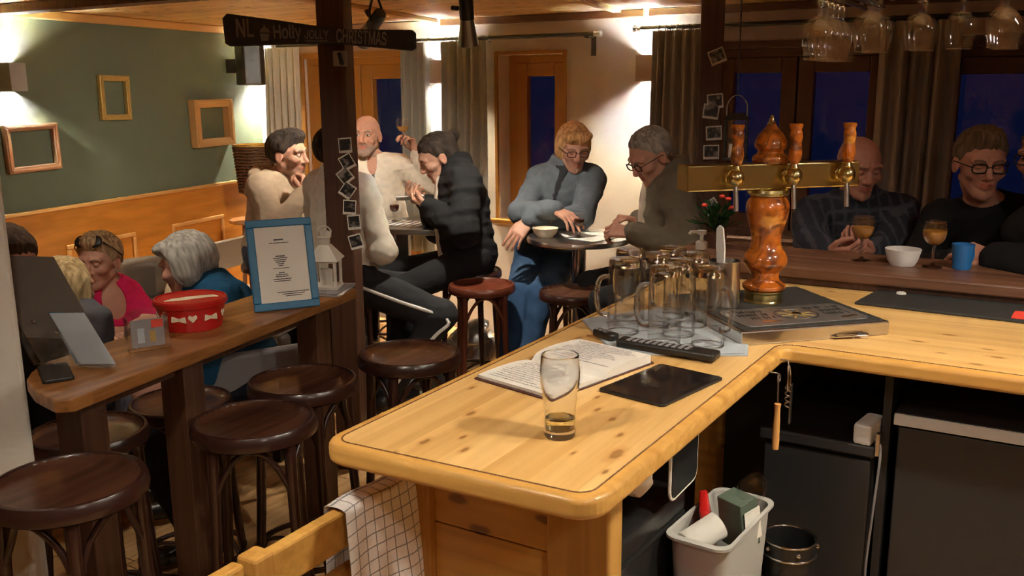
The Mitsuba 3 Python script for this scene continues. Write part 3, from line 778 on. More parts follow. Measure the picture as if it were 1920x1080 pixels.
k = thing('beer_glass', 'nearly empty tall beer glass with a little pale beer, standing alone on the bar', 'beer glass')
go = np.array([-.752, 1.418, CT + .0003])
prof = spline([(.0285, .016), (.0292, .03), (.0300, .05), (.0325, .08), (.0355, .105), (.0362, .122), (.0350, .140), (.0338, .152)], 5)
inn = [(r - .0022, z) for r, z in reversed(prof)]
wall = [(0, 0), (.026, 0), (.0285, .003), *map(tuple, prof), (.0332, .1535), (.0322, .1535), *inn[:-1], (.0262, .0165), (.022, .0145), (0, .0140)]
part(k, 'body', mv(lathe(wall, 48), go), 'glass', 40)
part(k, 'beer', mv(lathe([(0, .0172), (.0250, .0172), (.0264, .028), (.0267, .036), (0, .036)], 40), go), 'beer', 30)
k = thing('lighter', 'small clear and chrome lighter lying in front of the drip tray', 'lighter')
o = np.array([-.435, 2.372, CT + .001]); lx = np.array([.80, .60, 0]); ly = np.array([-.60, .80, 0])
part(k, 'body', fr(rbox(.062, .020, .012, .004, .005, loc=(-.015, 0, 0)), o, lx, ly, UP), 'glass')
part(k, 'cap', fr(rbox(.026, .018, .011, .003, .004, loc=(.030, 0, 0)), o, lx, ly, UP), 'chrome')
part(k, 'clip', fr(tube([(-.05, -.012, .006), (-.02, -.014, .008), (.03, -.013, .009)], .0025, 6), o, lx, ly, UP), 'chrome', True)

# ------------------------------------------------------------------ under the bar: fridges, shelf with clutter
k = thing('fridge', 'lower black under-counter fridge with a white plug adapter on top', 'fridge')
part(k, 'body', rbox(.275, .46, .735, .006, loc=(-.505, 2.63, 0)), 'fridge_black')
part(k, 'top', rbox(.295, .50, .03, .005, loc=(-.505, 2.62, .735)), 'fridge_black')
part(k, 'door', rbox(.272, .02, .70, .004, loc=(-.505, 2.395, .02)), 'fridge_black')
k = thing('fridge', 'larger black fridge at the right with a steel top edge whose sheen is painted in', 'fridge')
part(k, 'body', rbox(1.4, .44, .82, .006, loc=(.385, 2.66, 0)), 'fridge_black')
part(k, 'door', rbox(1.4, .025, .80, .004, loc=(.385, 2.43, .015)), 'fridge_black')
part(k, 'top', rbox(1.43, .50, .035, .006, loc=(.390, 2.655, .82)), 'fridge_black')
part(k, 'edge_strip', rbox(1.43, .008, .03, .003, loc=(.390, 2.402, .823)), 'strip_grey', label='steel strip with its lamp reflection painted pale grey')
k = thing('power_adapter', 'white plug adapter on the edge of the lower fridge', 'power adapter')
part(k, 'case', rbox(.045, .11, .055, .008, loc=(-.385, 2.42, .766), rz=-8), 'white_plastic')
part(k, 'cable', tube(spline([(-.362, 2.37, .79), (-.345, 2.365, .76), (-.352, 2.37, .60), (-.36, 2.375, .40), (-.345, 2.38, .2)], 6), .0035, 6), 'grey_chair', True)
part(k, 'plug', rbox(.012, .02, .06, .003, loc=(-.353, 2.37, .745)), 'steel')
part(k, 'switch', rbox(.015, .012, .025, .002, loc=(-.345, 2.45, .795)), 'red_plastic', label='small red switch')

# corkscrew and wooden-handled opener on hooks under the inner corner
k = thing('corkscrew', 'steel corkscrew with spiral hanging on a hook at the inner corner of the bar', 'corkscrew')
hk = np.array([-.548, 2.165, 1.02])
part(k, 'hook', tube([hk + (-.012, 0, 0), hk + (.012, 0, 0), hk + (.014, 0, -.015)], .0022, 6), 'steel', True)
part(k, 'frame', cat(*(tube(spline([hk + (.014, s * .003, -.012), hk + (.016, s * .011, -.035), hk + (.016, s * .010, -.06), hk + (.015, s * .004, -.075)], 4), .003, 6) for s in (1, -1))), 'chrome', True)
part(k, 'worm', tube([hk + (.015 + .006 * math.cos(t), .006 * math.sin(t), -.06 - t * .0022) for t in np.linspace(0, 8 * math.pi, 60)], .0024, 6), 'chrome', True)
part(k, 'lever', rbox(.005, .014, .10, .002, loc=(hk[0] + .02, hk[1] + .012, hk[2] - .16)), 'steel_dark')
k = thing('bottle_opener', 'bottle opener with a long wooden handle hanging beside the corkscrew', 'bottle opener')
hk = np.array([-.545, 2.07, 1.015])
part(k, 'shaft', cat(tube([hk + (-.01, 0, 0), hk + (.012, 0, 0), hk + (.014, 0, -.075)], .0025, 6), tube([hk + (.014, .009 * math.cos(t), -.012 + .009 * math.sin(t)) for t in np.linspace(0, 2 * math.pi, 17)[:-1]], .002, 6, True)), 'steel', True)
part(k, 'handle', mv(lathe([(0, 0), (.0075, .002), (.0085, .02), (.0075, .07), (.0065, .10), (.008, .112), (0, .115)], 14), hk + (.014, 0, -.185)), 'light_trim', 30)
# ------------------------------------------------------------------ clutter on the shelf under the bar
k = thing('storage_bin', 'translucent plastic bin of odds and ends under the bar', 'storage bin')
def open_bin(L, W, H, r, t=.003, lip=.010):
    n = ring_of(rounded(rect(W, L), r), .04)
    def ringat(s, z): return np.column_stack([n * s, np.full(len(n), z)])
    rows = [ringat(.86, 0), ringat(.97, H - .002), ringat(1.0 + lip / W, H - .002), ringat(1.0 + lip / W, H + .004), ringat(.97 - t / W, H + .004), ringat(.86 - t / W, t)]
    m = len(n); V = np.vstack(rows + [np.array([[0, 0, 0], [0, 0, t]])]); i = np.arange(m); j = (i + 1) % m
    F = np.vstack([np.column_stack([a * m + i, a * m + j, (a + 1) * m + j, (a + 1) * m + i]) for a in range(5)])
    F = np.vstack([F[:, [0, 1, 2]], F[:, [0, 2, 3]], np.column_stack([j, i, np.full(m, 6 * m)]), np.column_stack([5 * m + i, 5 * m + j, np.full(m, 6 * m + 1)])])
    return mesh(V, F)
bc = np.array([-.605, 1.925, .5005])
part(k, 'tub', mv(open_bin(.29, .140, .20, .03), bc, rz=-4), 'clear_bin', 30)
solo('paper_roll', 'white paper roll lying in the plastic bin', 'paper roll', mv(lathe([(.012, -.045), (.030, -.045), (.031, .045), (.012, .045), (.012, -.045)], 24), bc + (-.02, -.07, .185), rz=55, ry=70), 'paper', 30)
k = thing('tea_box', 'small dark green and white carton standing in the plastic bin', 'carton')
part(k, 'carton', rbox(.07, .055, .12, .002, loc=bc + (.03, .055, .125), rz=-25, rx=10), 'green_paint')
part(k, 'end_flap', mv(box(.001, .05, .08), bc + (.0655, .040, .145), rz=-25, rx=10), 'paper')
part(k, 'print_patch', mv(box(.04, .001, .03), bc + (.012, .030, .185), rz=-25, rx=10), 'cream_print')
solo('red_pouch', 'bright red pouch stuck upright in the plastic bin', 'pouch', rbox(.020, .12, .10, .006, loc=bc + (-.03, .02, .13), rz=20, ry=-12), 'red_plastic')
bagm = ball(.06, (0, 0, 0), 4, (.55, 1.35, .8)); V = np.array(bagm.vertices)
V += (meshkit.fbm(V * 28, 3, 5) - .5)[:, None] * .035
solo('plastic_bag', 'crumpled clear plastic bag bulging at the back of the plastic bin', 'plastic bag', mv(mesh(V, bagm.faces), bc + (.035, .10, .222)), 'thin_glass', True)
k = thing('tool_case', 'black plastic tool case with rounded lid edge under the bar', 'tool case')
part(k, 'case', rbox(.22, .36, .20, .012, .02, loc=(-.815, 1.745, .5005), rz=-3), 'black_plastic', 30)
part(k, 'lid', rbox(.235, .375, .06, .014, .022, loc=(-.815, 1.745, .702), rz=-3), 'black_plastic', 30)
part(k, 'rim', rbox(.24, .38, .012, .005, .022, loc=(-.815, 1.745, .694), rz=-3), 'black_plastic', 30)
k = thing('food_tray', 'shallow white plastic tub with reddish content in front of the tool case', 'plastic tub')
part(k, 'tub', mv(open_bin(.22, .17, .08, .025), (-.66, 1.645, .5005), rz=3), 'white_plastic', 30)
part(k, 'content', mv(ball(.05, (0, 0, 0), 3, (1.2, 1.2, .5)), (-.64, 1.67, .535)), 'red_label', True)
k = thing('hanging_device', 'dark device with a pale rounded frame hanging above the plastic bin', 'device')
fr_o = np.array([-.665, 1.83, .86])
ringp = ring_of(rounded(rect(.16, .13), .025), .02)
part(k, 'frame', tube([fr_o + (0, a, b) for a, b in ringp], .004, 8, True), 'white_paint', True)
part(k, 'face', fr(rbox(.155, .125, .010, .003, .024), fr_o + (-.005, 0, 0), np.array([0, 1., 0]), UP, np.array([1., 0, 0])), 'black_plastic')
part(k, 'cable', tube(spline([fr_o + (0, -.02, .065), fr_o + (.0, -.04, .10), fr_o + (.0, .0, .135), fr_o + (.0, .03, .10), fr_o + (0, .03, .065)], 6), .0035, 6), 'white_plastic', True)
k = thing('paper_bag', 'crumpled beige paper bag hanging in the dark under the bar', 'bag')
bagm = ball(.05, (0, 0, 0), 3, (.6, .7, 1.1)); V = np.array(bagm.vertices); V += (meshkit.fbm(V * 30, 3, 9) - .5)[:, None] * .03
part(k, 'bag', mv(mesh(V, bagm.faces), (-.72, 1.70, .87)), 'cream_print', True)
k = thing('waste_bin', 'black bin with chrome rim in front of the lower fridge', 'waste bin')
wb = (-.495, 2.11, 0)
part(k, 'body', mv(lathe([(0, 0), (.052, 0), (.062, .60), (.058, .60), (.05, .02), (0, .02)], 32), wb), 'black_plastic', 30)
for z, r in ((.60, .062), (.565, .0625), (.50, .061)):
    part(k, 'chrome_ring', mv(tube([(r * math.cos(t), r * math.sin(t), z) for t in np.linspace(0, 2 * math.pi, 33)[:-1]], .003, 6, True), wb), 'chrome', True)
for t in (.3, 2.0, 4.1, 5.3):
    part(k, 'rivet', ball(.006, (wb[0] + .064 * math.cos(t), wb[1] + .064 * math.sin(t), .585), 1), 'chrome', True)

# ------------------------------------------------------------------ pine gate and tea towel
k = thing('pine_gate', 'low pine gate with rails and post beside the bar end', 'gate')
gx = -1.10
part(k, 'top_rail', rbox(.028, .44, .075, .006, loc=(gx, 1.24, .825)), 'pine_panel')
part(k, 'slat', rbox(.020, .44, .050, .005, loc=(gx, 1.24, .735)), 'pine_panel')
part(k, 'slat', rbox(.020, .44, .050, .005, loc=(gx, 1.24, .645)), 'pine_panel')
part(k, 'post', rbox(.045, .045, .905, .006, loc=(gx - .005, 1.005, 0)), 'pine_post')
part(k, 'top_rail', rbox(.028, .42, .075, .006, loc=(gx - .012, .765, .825)), 'pine_panel')
part(k, 'slat', rbox(.020, .42, .050, .005, loc=(gx - .012, .765, .735)), 'pine_panel')
part(k, 'bottom_rail', rbox(.028, .44, .075, .006, loc=(gx, 1.24, .10)), 'pine_panel')
def towel():
    L, D, n, m = .235, .30, 40, 60
    u = np.linspace(0, 1, n); V = []
    for j in range(m + 1):
        s = (j / m * 2 - 1) * (D + .02)
        if abs(s) < .02: x, z = s, .905 + .004 * (1 - (s / .02) ** 2)
        else: x, z = math.copysign(.02, s), .905 - (abs(s) - .02)
        drop = max(0, abs(s) - .02)
        yy = 1.195 + u * (L + (.10 if s > 0 else .02) * drop)
        xx = gx + x + math.copysign(1, s) * (.006 + .03 * drop) + drop * (.022 * np.sin(u * 9 + 1) + .012 * np.sin(u * 17 + drop * 12)) * (1 if s > 0 else .4) + (.05 * drop * u if s > 0 else 0)
        V.append(np.column_stack([xx, yy, z + .004 * np.sin(u * 7)]))
    V = np.array(V); a = V.reshape(-1, 3); b = a + [0, 0, -.0025]
    I = lambda j, i: j * n + i
    q = []
    for j in range(m):
        i = np.arange(n - 1)
        q.append(np.column_stack([I(j, i), I(j, i + 1), I(j + 1, i + 1), I(j + 1, i)]))
    uv = np.array([[i / (n - 1) * L, j / m * 2 * (D + .02)] for j in range(m + 1) for i in range(n)])
    return mesh(a, np.vstack(q)), uv
tm, tuv = towel()
mat('towel_check', mikit.proc(lambda p, n, uv: mix((0.90, 0.90, 0.88), (0.10, 0.11, 0.13), dr.maximum(dr.select(dr.abs(uv.x / 0.026 - dr.floor(uv.x / 0.026) - .5) > .45, 1.0, 0.0), dr.select(dr.abs(uv.y / 0.026 - dr.floor(uv.y / 0.026) - .5) > .45, 1.0, 0.0)) * 0.75)), 0.9, sheen=0.2)
solo('tea_towel', 'white tea towel with dark grid check hanging over the pine gate', 'tea towel', tm, 'towel_check', True, uv=tuv)

# ------------------------------------------------------------------ the narrow high table at the left
TZ = 0.98
o = np.array([-1.875, 1.178]); td = np.array([-.1655, .9862]); tn = np.array([-.9862, -.1655])
far = o + td * 1.295
k = thing('high_table', 'narrow brown wooden high table with square legs along the stools', 'high table')
tp_poly = Polygon([tuple(o), tuple(far), tuple(far + tn * .285), (-2.205, 1.345), (-2.155, 1.285), (-2.112, 1.246), (-2.022, 1.207)])
part(k, 'top', slab(tp_poly.buffer(-.025, join_style=2).buffer(.025, join_style=3), TZ - .032, TZ, .004, 2), 'table_wood')
ang = math.degrees(math.atan2(td[1], td[0]))
for t, u in ((.555, .15), (1.215, .145), (.205, .165)):
    c = o + td * t + tn * u
    part(k, 'leg', rbox(.085, .085, TZ - .032, .005, loc=(c[0], c[1], 0), rz=ang), 'brown_post')
c0, c1 = o + td * .19 + tn * .16, o + td * 1.19 + tn * .145
part(k, 'stretcher', mv(rbox(np.linalg.norm(c1 - c0), .03, .07, .004), (*((c0 + c1) / 2), TZ - .105), ang), 'brown_post')

# red tin with printed hearts
k = thing('red_tin', 'round red sweets tub with cream printed lid on the high table', 'tin')
tc = np.array([-2.175, 1.80, TZ])
part(k, 'tub', mv(lathe([(0, 0), (.083, 0), (.086, .004), (.096, .066), (.0985, .07), (.0985, .076), (0, .076)], 48), tc), 'red_plastic', 30)
part(k, 'lid', mv(lathe([(.103, .070), (.1045, .073), (.1045, .083), (.101, .088), (.097, .0885), (.095, .085), (0, .084)], 48), tc), 'red_plastic', 30)
part(k, 'lid_print', mv(mv(slab(rounded([(-.08, -.012), (-.03, -.022), (.04, -.014), (.08, -.022), (.07, .012), (.01, .02), (-.05, .012)], .004), 0, .001, .0004, 1), (0, 0, 0), 60), tc + (0, 0, .0842)), 'cream_print')
for i, a in enumerate((-120, -92, -62, -38, -5, 30)):
    a = math.radians(a); r = .0925
    xx = np.array([-math.sin(a), math.cos(a), 0]); zz = np.array([math.cos(a), math.sin(a), -.1]); zz /= np.linalg.norm(zz); yy = np.cross(zz, xx)
    shp = [[(-.022, -.008), (.0, -.004), (.022, -.010), (.019, .010), (0, .004), (-.02, .012)], [(0, -.012), (.013, .002), (.010, .012), (0, .007), (-.010, .012), (-.013, .002)]][i % 2]
    part(k, 'print_mark', fr(slab(rounded(shp, .002), -.001, .001, .0004, 1), tc + (r * math.cos(a), r * math.sin(a), .042 if i % 2 else .04), xx, yy, zz), 'cream_print')

# blue framed menu
k = thing('menu_frame', 'printed menu card in a blue frame leaning upright on the high table', 'menu stand')
b0, b1 = np.array([-2.138, 2.012, TZ]), np.array([-2.028, 2.178, TZ])
fx = (b1 - b0) / np.linalg.norm(b1 - b0); fn_ = np.cross(fx, UP); lean = math.radians(14)
fu = UP * math.cos(lean) - fn_ * math.sin(lean); fz = np.cross(fx, fu)
W_, H_ = .205, .285
b0 = b0 + (fx * (np.linalg.norm(b1 - b0) - W_) / 2)
P = lambda m: fr(m, b0 + fn_ * 0.0, fx, fu, fz)
part(k, 'frame', cat(P(rbox(W_, .024, .014, .003, loc=(W_ / 2, .012, 0))), P(rbox(W_, .024, .014, .003, loc=(W_ / 2, H_ - .012, 0))), P(rbox(.024, H_ - .048, .014, .003, loc=(.012, H_ / 2, 0))), P(rbox(.024, H_ - .048, .014, .003, loc=(W_ - .012, H_ / 2, 0)))), 'blue_frame')
part(k, 'card', P(box(W_ - .046, H_ - .046, .004, (W_ / 2, H_ / 2, .004))), 'paper', label='white printed card')
part(k, 'stand', P(mv(rbox(.06, .20, .004, .001), (W_ / 2, .10, -.045), 0, 14)), 'black_plastic')
for y, w, h in ((.232, .030, .005), (.222, .060, .0025), (.180, .030, .004), (.174, .046, .003), (.168, .038, .003), (.162, .030, .003), (.156, .020, .003), (.150, .014, .003), (.142, .05, .0022), (.128, .018, .003), (.122, .036, .003), (.116, .040, .003), (.108, .058, .003), (.102, .05, .003), (.066, .10, .0028), (.060, .07, .0028), (.054, .05, .0028)):
    part(k, 'print_line', P(box(w, h, .0006, (W_ / 2 - .006 + .03 * (y < .07), y - .012, .008))), 'ink')

# lantern on magazines
mc = np.array([-2.150, 2.365, TZ])
for i, (rz, c_) in enumerate(((24, 'grey_paper'), (30, 'paper'), (20, 'grey_chair'))):
    solo('magazine', ['grey magazine at the bottom of the stack under the white lantern', 'pale magazine in the middle of the stack under the white lantern', 'dark-covered magazine directly under the white lantern'][i], 'magazine', rbox(.13, .18, .0035, .001, .002, loc=mc + (0, 0, .0003 + .0038 * i), rz=rz), c_, group=None)
k = thing('lantern', 'small white metal lantern with pitched roof on the magazines', 'lantern')
lc = mc + (-.005, -.005, .0118); LA = 28
def L_(m): return mv(mv(m, (0, 0, 0), LA), lc)
part(k, 'base', L_(rbox(.095, .095, .012, .003)), 'white_paint')
for sx in (-1, 1):
    for sy_ in (-1, 1):
        part(k, 'corner_post', L_(rbox(.010, .010, .085, .002, loc=(sx * .040, sy_ * .040, .012))), 'white_paint')
part(k, 'top_frame', L_(cat(*(rbox(.09, .009, .009, .002, loc=(0, s * .041, .092)) for s in (-1, 1)), *(rbox(.009, .074, .009, .002, loc=(s * .041, 0, .092)) for s in (-1, 1)))), 'white_paint')
for a in range(4):
    part(k, 'pane', L_(mv(mesh([[-.036, .041, .014], [.036, .041, .014], [.036, .041, .092], [-.036, .041, .092]], [[0, 1, 2, 3]]), rz=90 * a)), 'thin_glass')
r1, r2 = .054, .017
rv = [[s * r, t * r, z] for r, z in ((r1, .100), (r2, .150)) for s, t in ((-1, -1), (1, -1), (1, 1), (-1, 1))]
part(k, 'roof', L_(mesh(rv, [[0, 1, 5, 4], [1, 2, 6, 5], [2, 3, 7, 6], [3, 0, 4, 7], [3, 2, 1, 0], [4, 5, 6, 7]])), 'white_paint')
part(k, 'chimney', L_(cat(rbox(.030, .030, .022, .002, loc=(0, 0, .150)), rbox(.040, .040, .006, .002, loc=(0, 0, .172)), *(mv(rbox(.008, .004, .018, .002), (.016 * math.cos(a), .016 * math.sin(a), .178), math.degrees(a)) for a in np.linspace(0, 2 * math.pi, 7)[:-1]))), 'white_paint')
part(k, 'handle', L_(tube(spline([(-.02, 0, .178), (-.022, 0, .20), (0, 0, .215), (.022, 0, .20), (.02, 0, .178)], 5), .0025, 6)), 'white_paint', True)
part(k, 'candle', L_(mv(lathe([(0, 0), (.022, 0), (.022, .05), (.018, .053), (0, .052)], 20), (0, 0, .012))), 'paper', 30)

# acrylic leaflet holders
mat('dark_poster', (.11, .095, .080), .35)
k = thing('leaflet_holder', 'tall clear acrylic stand with dark poster and leaflets on the high table', 'leaflet holder')
a0, a1 = np.array([-2.20, 1.345, TZ]), np.array([-1.985, 1.425, TZ])
ax_ = (a1 - a0) / np.linalg.norm(a1 - a0); an = np.cross(ax_, UP); lean = math.radians(24)
au = UP * .80 - ax_ * .56 - an * .18; au /= np.linalg.norm(au); az = np.cross(ax_, au); az /= np.linalg.norm(az)
A_ = lambda m: fr(m, a0, ax_, au, az)
part(k, 'back_plate', A_(rbox(.225, .33, .003, .001, loc=(.112, .165, 0))), 'acrylic')
part(k, 'poster', A_(box(.21, .25, .0008, (.105, .205, .0035))), 'dark_poster', label='dark grey poster sheet')
part(k, 'front_pocket', A_(rbox(.225, .11, .002, .001, loc=(.112, .055, .030))), 'acrylic')
part(k, 'foot', A_(rbox(.225, .004, .032, .001, loc=(.112, .002, 0))), 'acrylic')
for i in range(6):
    part(k, 'leaflet', A_(mv(box(.10, .15, .0009), (.155 + .004 * i, .080 + .003 * (i % 3), .006 + .0035 * i), -2 + i)), ('grey_paper', 'grey_chair', 'blue_frame', 'grey_paper', 'grey_chair', 'grey_paper')[i])
for x, y in ((.05, .13), (.10, .10), (.03, .26)):
    part(k, 'clip', A_(ball(.006, (x, y, .008), 1)), 'chrome', True)
k = thing('card_holder', 'small clear acrylic box with a dark red and teal card beside the red tub', 'card holder')
o3 = np.array([-2.085, 1.575, TZ]); cx_ = np.array([.42, .905, 0]); cy_ = np.array([-.905, .42, 0])
C_ = lambda m: fr(m, o3, cx_, cy_, UP)
part(k, 'box', C_(cat(box(.105, .003, .085, (0, -.02, 0)), box(.105, .003, .105, (0, .02, 0)), box(.003, .04, .09, (-.051, 0, 0)), box(.003, .04, .09, (.051, 0, 0)))), 'acrylic')
part(k, 'card', C_(box(.085, .001, .075, (0, -.010, .008))), 'grey_chair')
part(k, 'card_print', C_(box(.030, .0012, .022, (.025, -.0112, .058))), 'red_label')
part(k, 'card_print', C_(box(.018, .0012, .04, (-.018, -.0112, .02))), 'grey_paper')
part(k, 'card_print', C_(box(.014, .0012, .03, (.012, -.0112, .02))), 'gold_frame')
k = thing('mobile_phone', 'dark phone lying at the near end of the high table', 'phone')
part(k, 'body', rbox(.07, .145, .010, .003, .008, loc=(-2.085, 1.305, TZ + .0002), rz=62), 'black_metal')
part(k, 'screen', rbox(.064, .135, .0008, .0003, .006, loc=(-2.085, 1.305, TZ + .0099), rz=62), 'rubber')

# ------------------------------------------------------------------ bentwood bar stools
def make_stool(name, label, wood_m, seat_m):
    H = .80
    k = thing(name, label, 'bar stool', 'round bentwood bar stools')
    part(k, 'seat', lathe([(0, H - .022), (.12, H - .021), (.145, H - .014), (.155, H - .004), (.155, H - .03), (0, H - .03)], 40), seat_m, 30)
    part(k, 'seat_rim', lathe([(.150, H - .044), (.166, H - .044), (.172, H - .039), (.174, H - .027), (.172, H - .012), (.166, H - .001), (.159, H), (.153, H - .006), (.150, H - .02)], 44, True), wood_m, 40)
    part(k, 'foot_ring', tube([(.178 * math.cos(t), .178 * math.sin(t), .23) for t in np.linspace(0, 2 * math.pi, 37)[:-1]], .0095, 8, True), wood_m, True)
    for q in range(4):
        a = math.pi / 4 + q * math.pi / 2
        ca, sa = math.cos(a), math.sin(a)
        pts = spline([(.142 * ca, .142 * sa, H - .04), (.150 * ca, .150 * sa, .50), (.168 * ca, .168 * sa, .24), (.195 * ca, .195 * sa, 0.004)], 4)
        part(k, 'leg', tube(pts, np.linspace(.0165, .0135, len(pts)), 9), wood_m, True)
        a2 = a + math.pi / 2
        c2, s2 = math.cos(a2), math.sin(a2)
        am = (a + a2) / 2; cm, sm = math.cos(am), math.sin(am)
        P1 = np.array([.152 * ca, .152 * sa, H - .20]); P2 = np.array([.152 * c2, .152 * s2, H - .20])
        M1, M2 = P1 * .82 + P2 * .18, P2 * .82 + P1 * .18
        M = np.array([.125 * cm, .125 * sm, H - .060])
        arch = spline([P1, M1 + (0, 0, .085), M - (P2 - P1) * .12 + (0, 0, 0), M + (P2 - P1) * .12, M2 + (0, 0, .085), P2], 5)
        part(k, 'arch_brace', tube(arch, .0085, 7), wood_m, True)
        Q1 = np.array([.183 * ca, .183 * sa, .11]); Q2 = np.array([.183 * c2, .183 * s2, .11]); M = np.array([.168 * cm, .168 * sm, .222])
        arch = spline([Q1, Q1 * .84 + Q2 * .16 + (0, 0, .075), M, Q2 * .84 + Q1 * .16 + (0, 0, .075), Q2], 5)
        part(k, 'lower_brace', tube(arch, .0075, 7), wood_m, True)
    return k


S0 = make_stool('bar_stool', 'bar stool nearest the viewer at the bottom left corner, matt worn seat', 'stool_wood', 'stool_seat')
place(S0, (-1.885, 1.18, 0), 12, 1.0)
for x, y, rz, s, lb in (
        (-2.275, 1.50, 30, .925, 'bar stool behind the nearest one, half hidden by the near leg of the high table'),
        (-2.305, 1.84, 8, .90, 'bar stool beyond the high table, behind its middle leg'),
        (-1.848, 1.710, 40, .98, 'bar stool with shiny dark seat in front of the high table\'s middle leg'),
        (-1.980, 2.040, 15, .98, 'bar stool with bright reflections on its seat, below the blue menu frame'),
        (-1.840, 2.400, 60, 1.0, 'bar stool with a lighter worn seat nearest the far end of the bar counter'),
        (-1.90, 3.72, 30, .94, 'dark bar stool standing in front of the round table\'s chrome column'),
        (-2.36, 4.33, 20, .94, 'bar stool the blonde woman sits on'),
        (-1.535, 4.10, 50, .94, 'bar stool the grey-haired man at the round table sits on'),
        (-2.595, 3.91, 10, .94, 'bar stool the dark-haired woman with the phone sits on'),
        (-3.55, 4.39, 10, .93, 'bar stool the man raising his glass sits on'),
        (-2.86, 3.235, 25, .93, 'bar stool the person in white behind the left post sits on'),
        (-3.635, 3.565, 55, .94, 'bar stool the young man in the hooded sweater sits on')):
    dup(S0, (x, y, 0), rz, lb, s=s)
R0 = make_stool('red_bar_stool', 'reddish brown bar stool with clean seat between the two standing tables', 'red_stool_wood', 'red_stool_wood')
place(R0, (-2.37, 3.67, 0), 40, .93)

# ------------------------------------------------------------------ round table and square table
k = thing('round_table', 'small round steel-topped standing table with chrome column', 'round table')
rt = np.array([-2.02, 4.00, 0])
RT = .955
part(k, 'top', mv(lathe([(0, RT - .03), (.235, RT - .03), (.25, RT - .026), (.253, RT - .016), (.25, RT - .004), (.243, RT), (0, RT)], 48), rt), 'steel', 30)
part(k, 'column', mv(lathe([(.0, .02), (.034, .02), (.034, RT - .03), (0, RT - .03)], 24), rt), 'chrome', 30)
part(k, 'foot', mv(lathe([(0, 0), (.22, 0), (.22, .008), (.05, .03), (0, .03)], 36), rt), 'steel_dark', 30)
k = thing('square_table', 'small square standing table by the left post with a striped paper on it', 'square table')
st = np.array([-3.10, 4.02, 0]); ST = .94
part(k, 'top', mv(rbox(.46, .46, .03, .005, .02, loc=(0, 0, ST - .03)), st, 25), 'steel_dark')
part(k, 'column', mv(rbox(.07, .07, ST - .05, .006, loc=(0, 0, .02)), st, 25), 'steel_dark')
part(k, 'foot', mv(rbox(.42, .42, .02, .006, .03), st, 25), 'black_metal')
k = thing('striped_paper', 'striped printed sheet lying on the square standing table', 'paper')
part(k, 'sheet', mv(rbox(.30, .22, .003, .001, loc=(0.04, -.02, ST)), st, 10), 'paper')
for i in range(7):
    part(k, 'stripe', mv(box(.012, .20, .0006, (-.09 + .04 * i, -.02, ST + .0029)), st, 10), 'ink')
k = thing('papers', 'loose white sheets on the round table between the couple', 'papers')
for i, (dx, dy, a) in enumerate(((.06, .03, 20), (.10, -.04, -12), (-.03, .02, 40))):
    part(k, 'sheet', mv(rbox(.15, .20, .0012, .0004, loc=(0, 0, 0)), rt + (dx, dy, RT + .0003 + .0014 * i), a), 'paper')


def stem_glass(name, label, loc, fill, beer, s=1.0, bowl='round', rz=0, tilt=0, group=None, rim=.030):
    k = thing(name, label, 'glass', group)
    if bowl == 'round':
        pr_ = spline([(.004, .072), (.018, .077), (.031, .092), (.0365, .112), (.035, .130), (.031, .148)], 5)
    else:
        pr_ = spline([(.004, .058), (.016, .062), (.025, .075), (.0275, .095), (.0255, .115), (.023, .125)], 5)
    z0 = pr_[0][1]
    foot = [(0, 0), (.031, 0), (.030, .003), (.012, .006), (.0045, .014), (.0038, z0 - .012), (.006, z0), (0, z0 + .003)]
    t = tw(loc, rz, s, rx=tilt)
    part(k, 'stem', {**mikit.ply(lathe(foot, 24), 'glass', 30), 'to_world': t})
    part(k, 'bowl', {**mikit.ply(lathe([tuple(q) for q in pr_], 28), 'tulip_glass', True), 'to_world': t})
    part(k, 'rim', {**mikit.ply(tube([(pr_[-1][0] * math.cos(a), pr_[-1][0] * math.sin(a), pr_[-1][1]) for a in np.linspace(0, 2 * math.pi, 25)[:-1]], .0009, 5, True), 'glass', True), 'to_world': t})
    zt = z0 + (pr_[-1][1] - z0) * fill
    b = [(0, z0 + .002)] + [(r * .96, z) for r, z in pr_ if z < zt and z > z0 + .002]
    rt_ = np.interp(zt, pr_[:, 1], pr_[:, 0]) * .96
    b += [(rt_, zt), (0, zt)]
    part(k, 'drink', {**mikit.ply(lathe(b, 28), beer, 30), 'to_world': t})
    return k


stem_glass('stem_glass', 'stemmed glass of dark beer in the middle of the round table', rt + (.03, -.06, RT), .55, 'dark_beer', .95, 'tulip')
stem_glass('stem_glass', 'half empty stemmed glass beside the blonde woman\'s hand on the round table', rt + (-.15, -.01, RT), .25, 'amber_beer', .9, 'tulip')
stem_glass('stem_glass', 'stemmed glass of red drink standing on the square table', st + (-.07, .02, ST), .6, 'dark_beer', .95, 'tulip')
k = thing('snack_bowl', 'pale snack bowl on the round table', 'bowl')
part(k, 'bowl', mv(lathe([(0, 0), (.035, 0), (.055, .022), (.063, .045), (.060, .045), (.052, .024), (.033, .006), (0, .006)], 32), rt + (-.12, -.12, RT)), 'cream_print', 30)
LG = 1.10
stem_glass('stem_glass', 'glass of amber beer on the ledge in front of the man in the checked shirt', (-.565, 3.145, LG), .55, 'amber_beer', .97)
stem_glass('stem_glass', 'glass of amber beer on the ledge between white bowl and blue mug', (-.350, 3.13, LG), .62, 'amber_beer', .97)
k = thing('white_bowl', 'white bowl on the ledge between the two beer glasses', 'bowl')
part(k, 'bowl', mv(lathe([(0, 0), (.036, 0), (.045, .015), (.053, .045), (.055, .052), (.0525, .052), (.043, .018), (.034, .006), (0, .006)], 36), (-.437, 3.13, LG)), 'ceramic', 30)
k = thing('blue_mug', 'blue mug on the ledge beside the right-hand beer glass', 'mug')
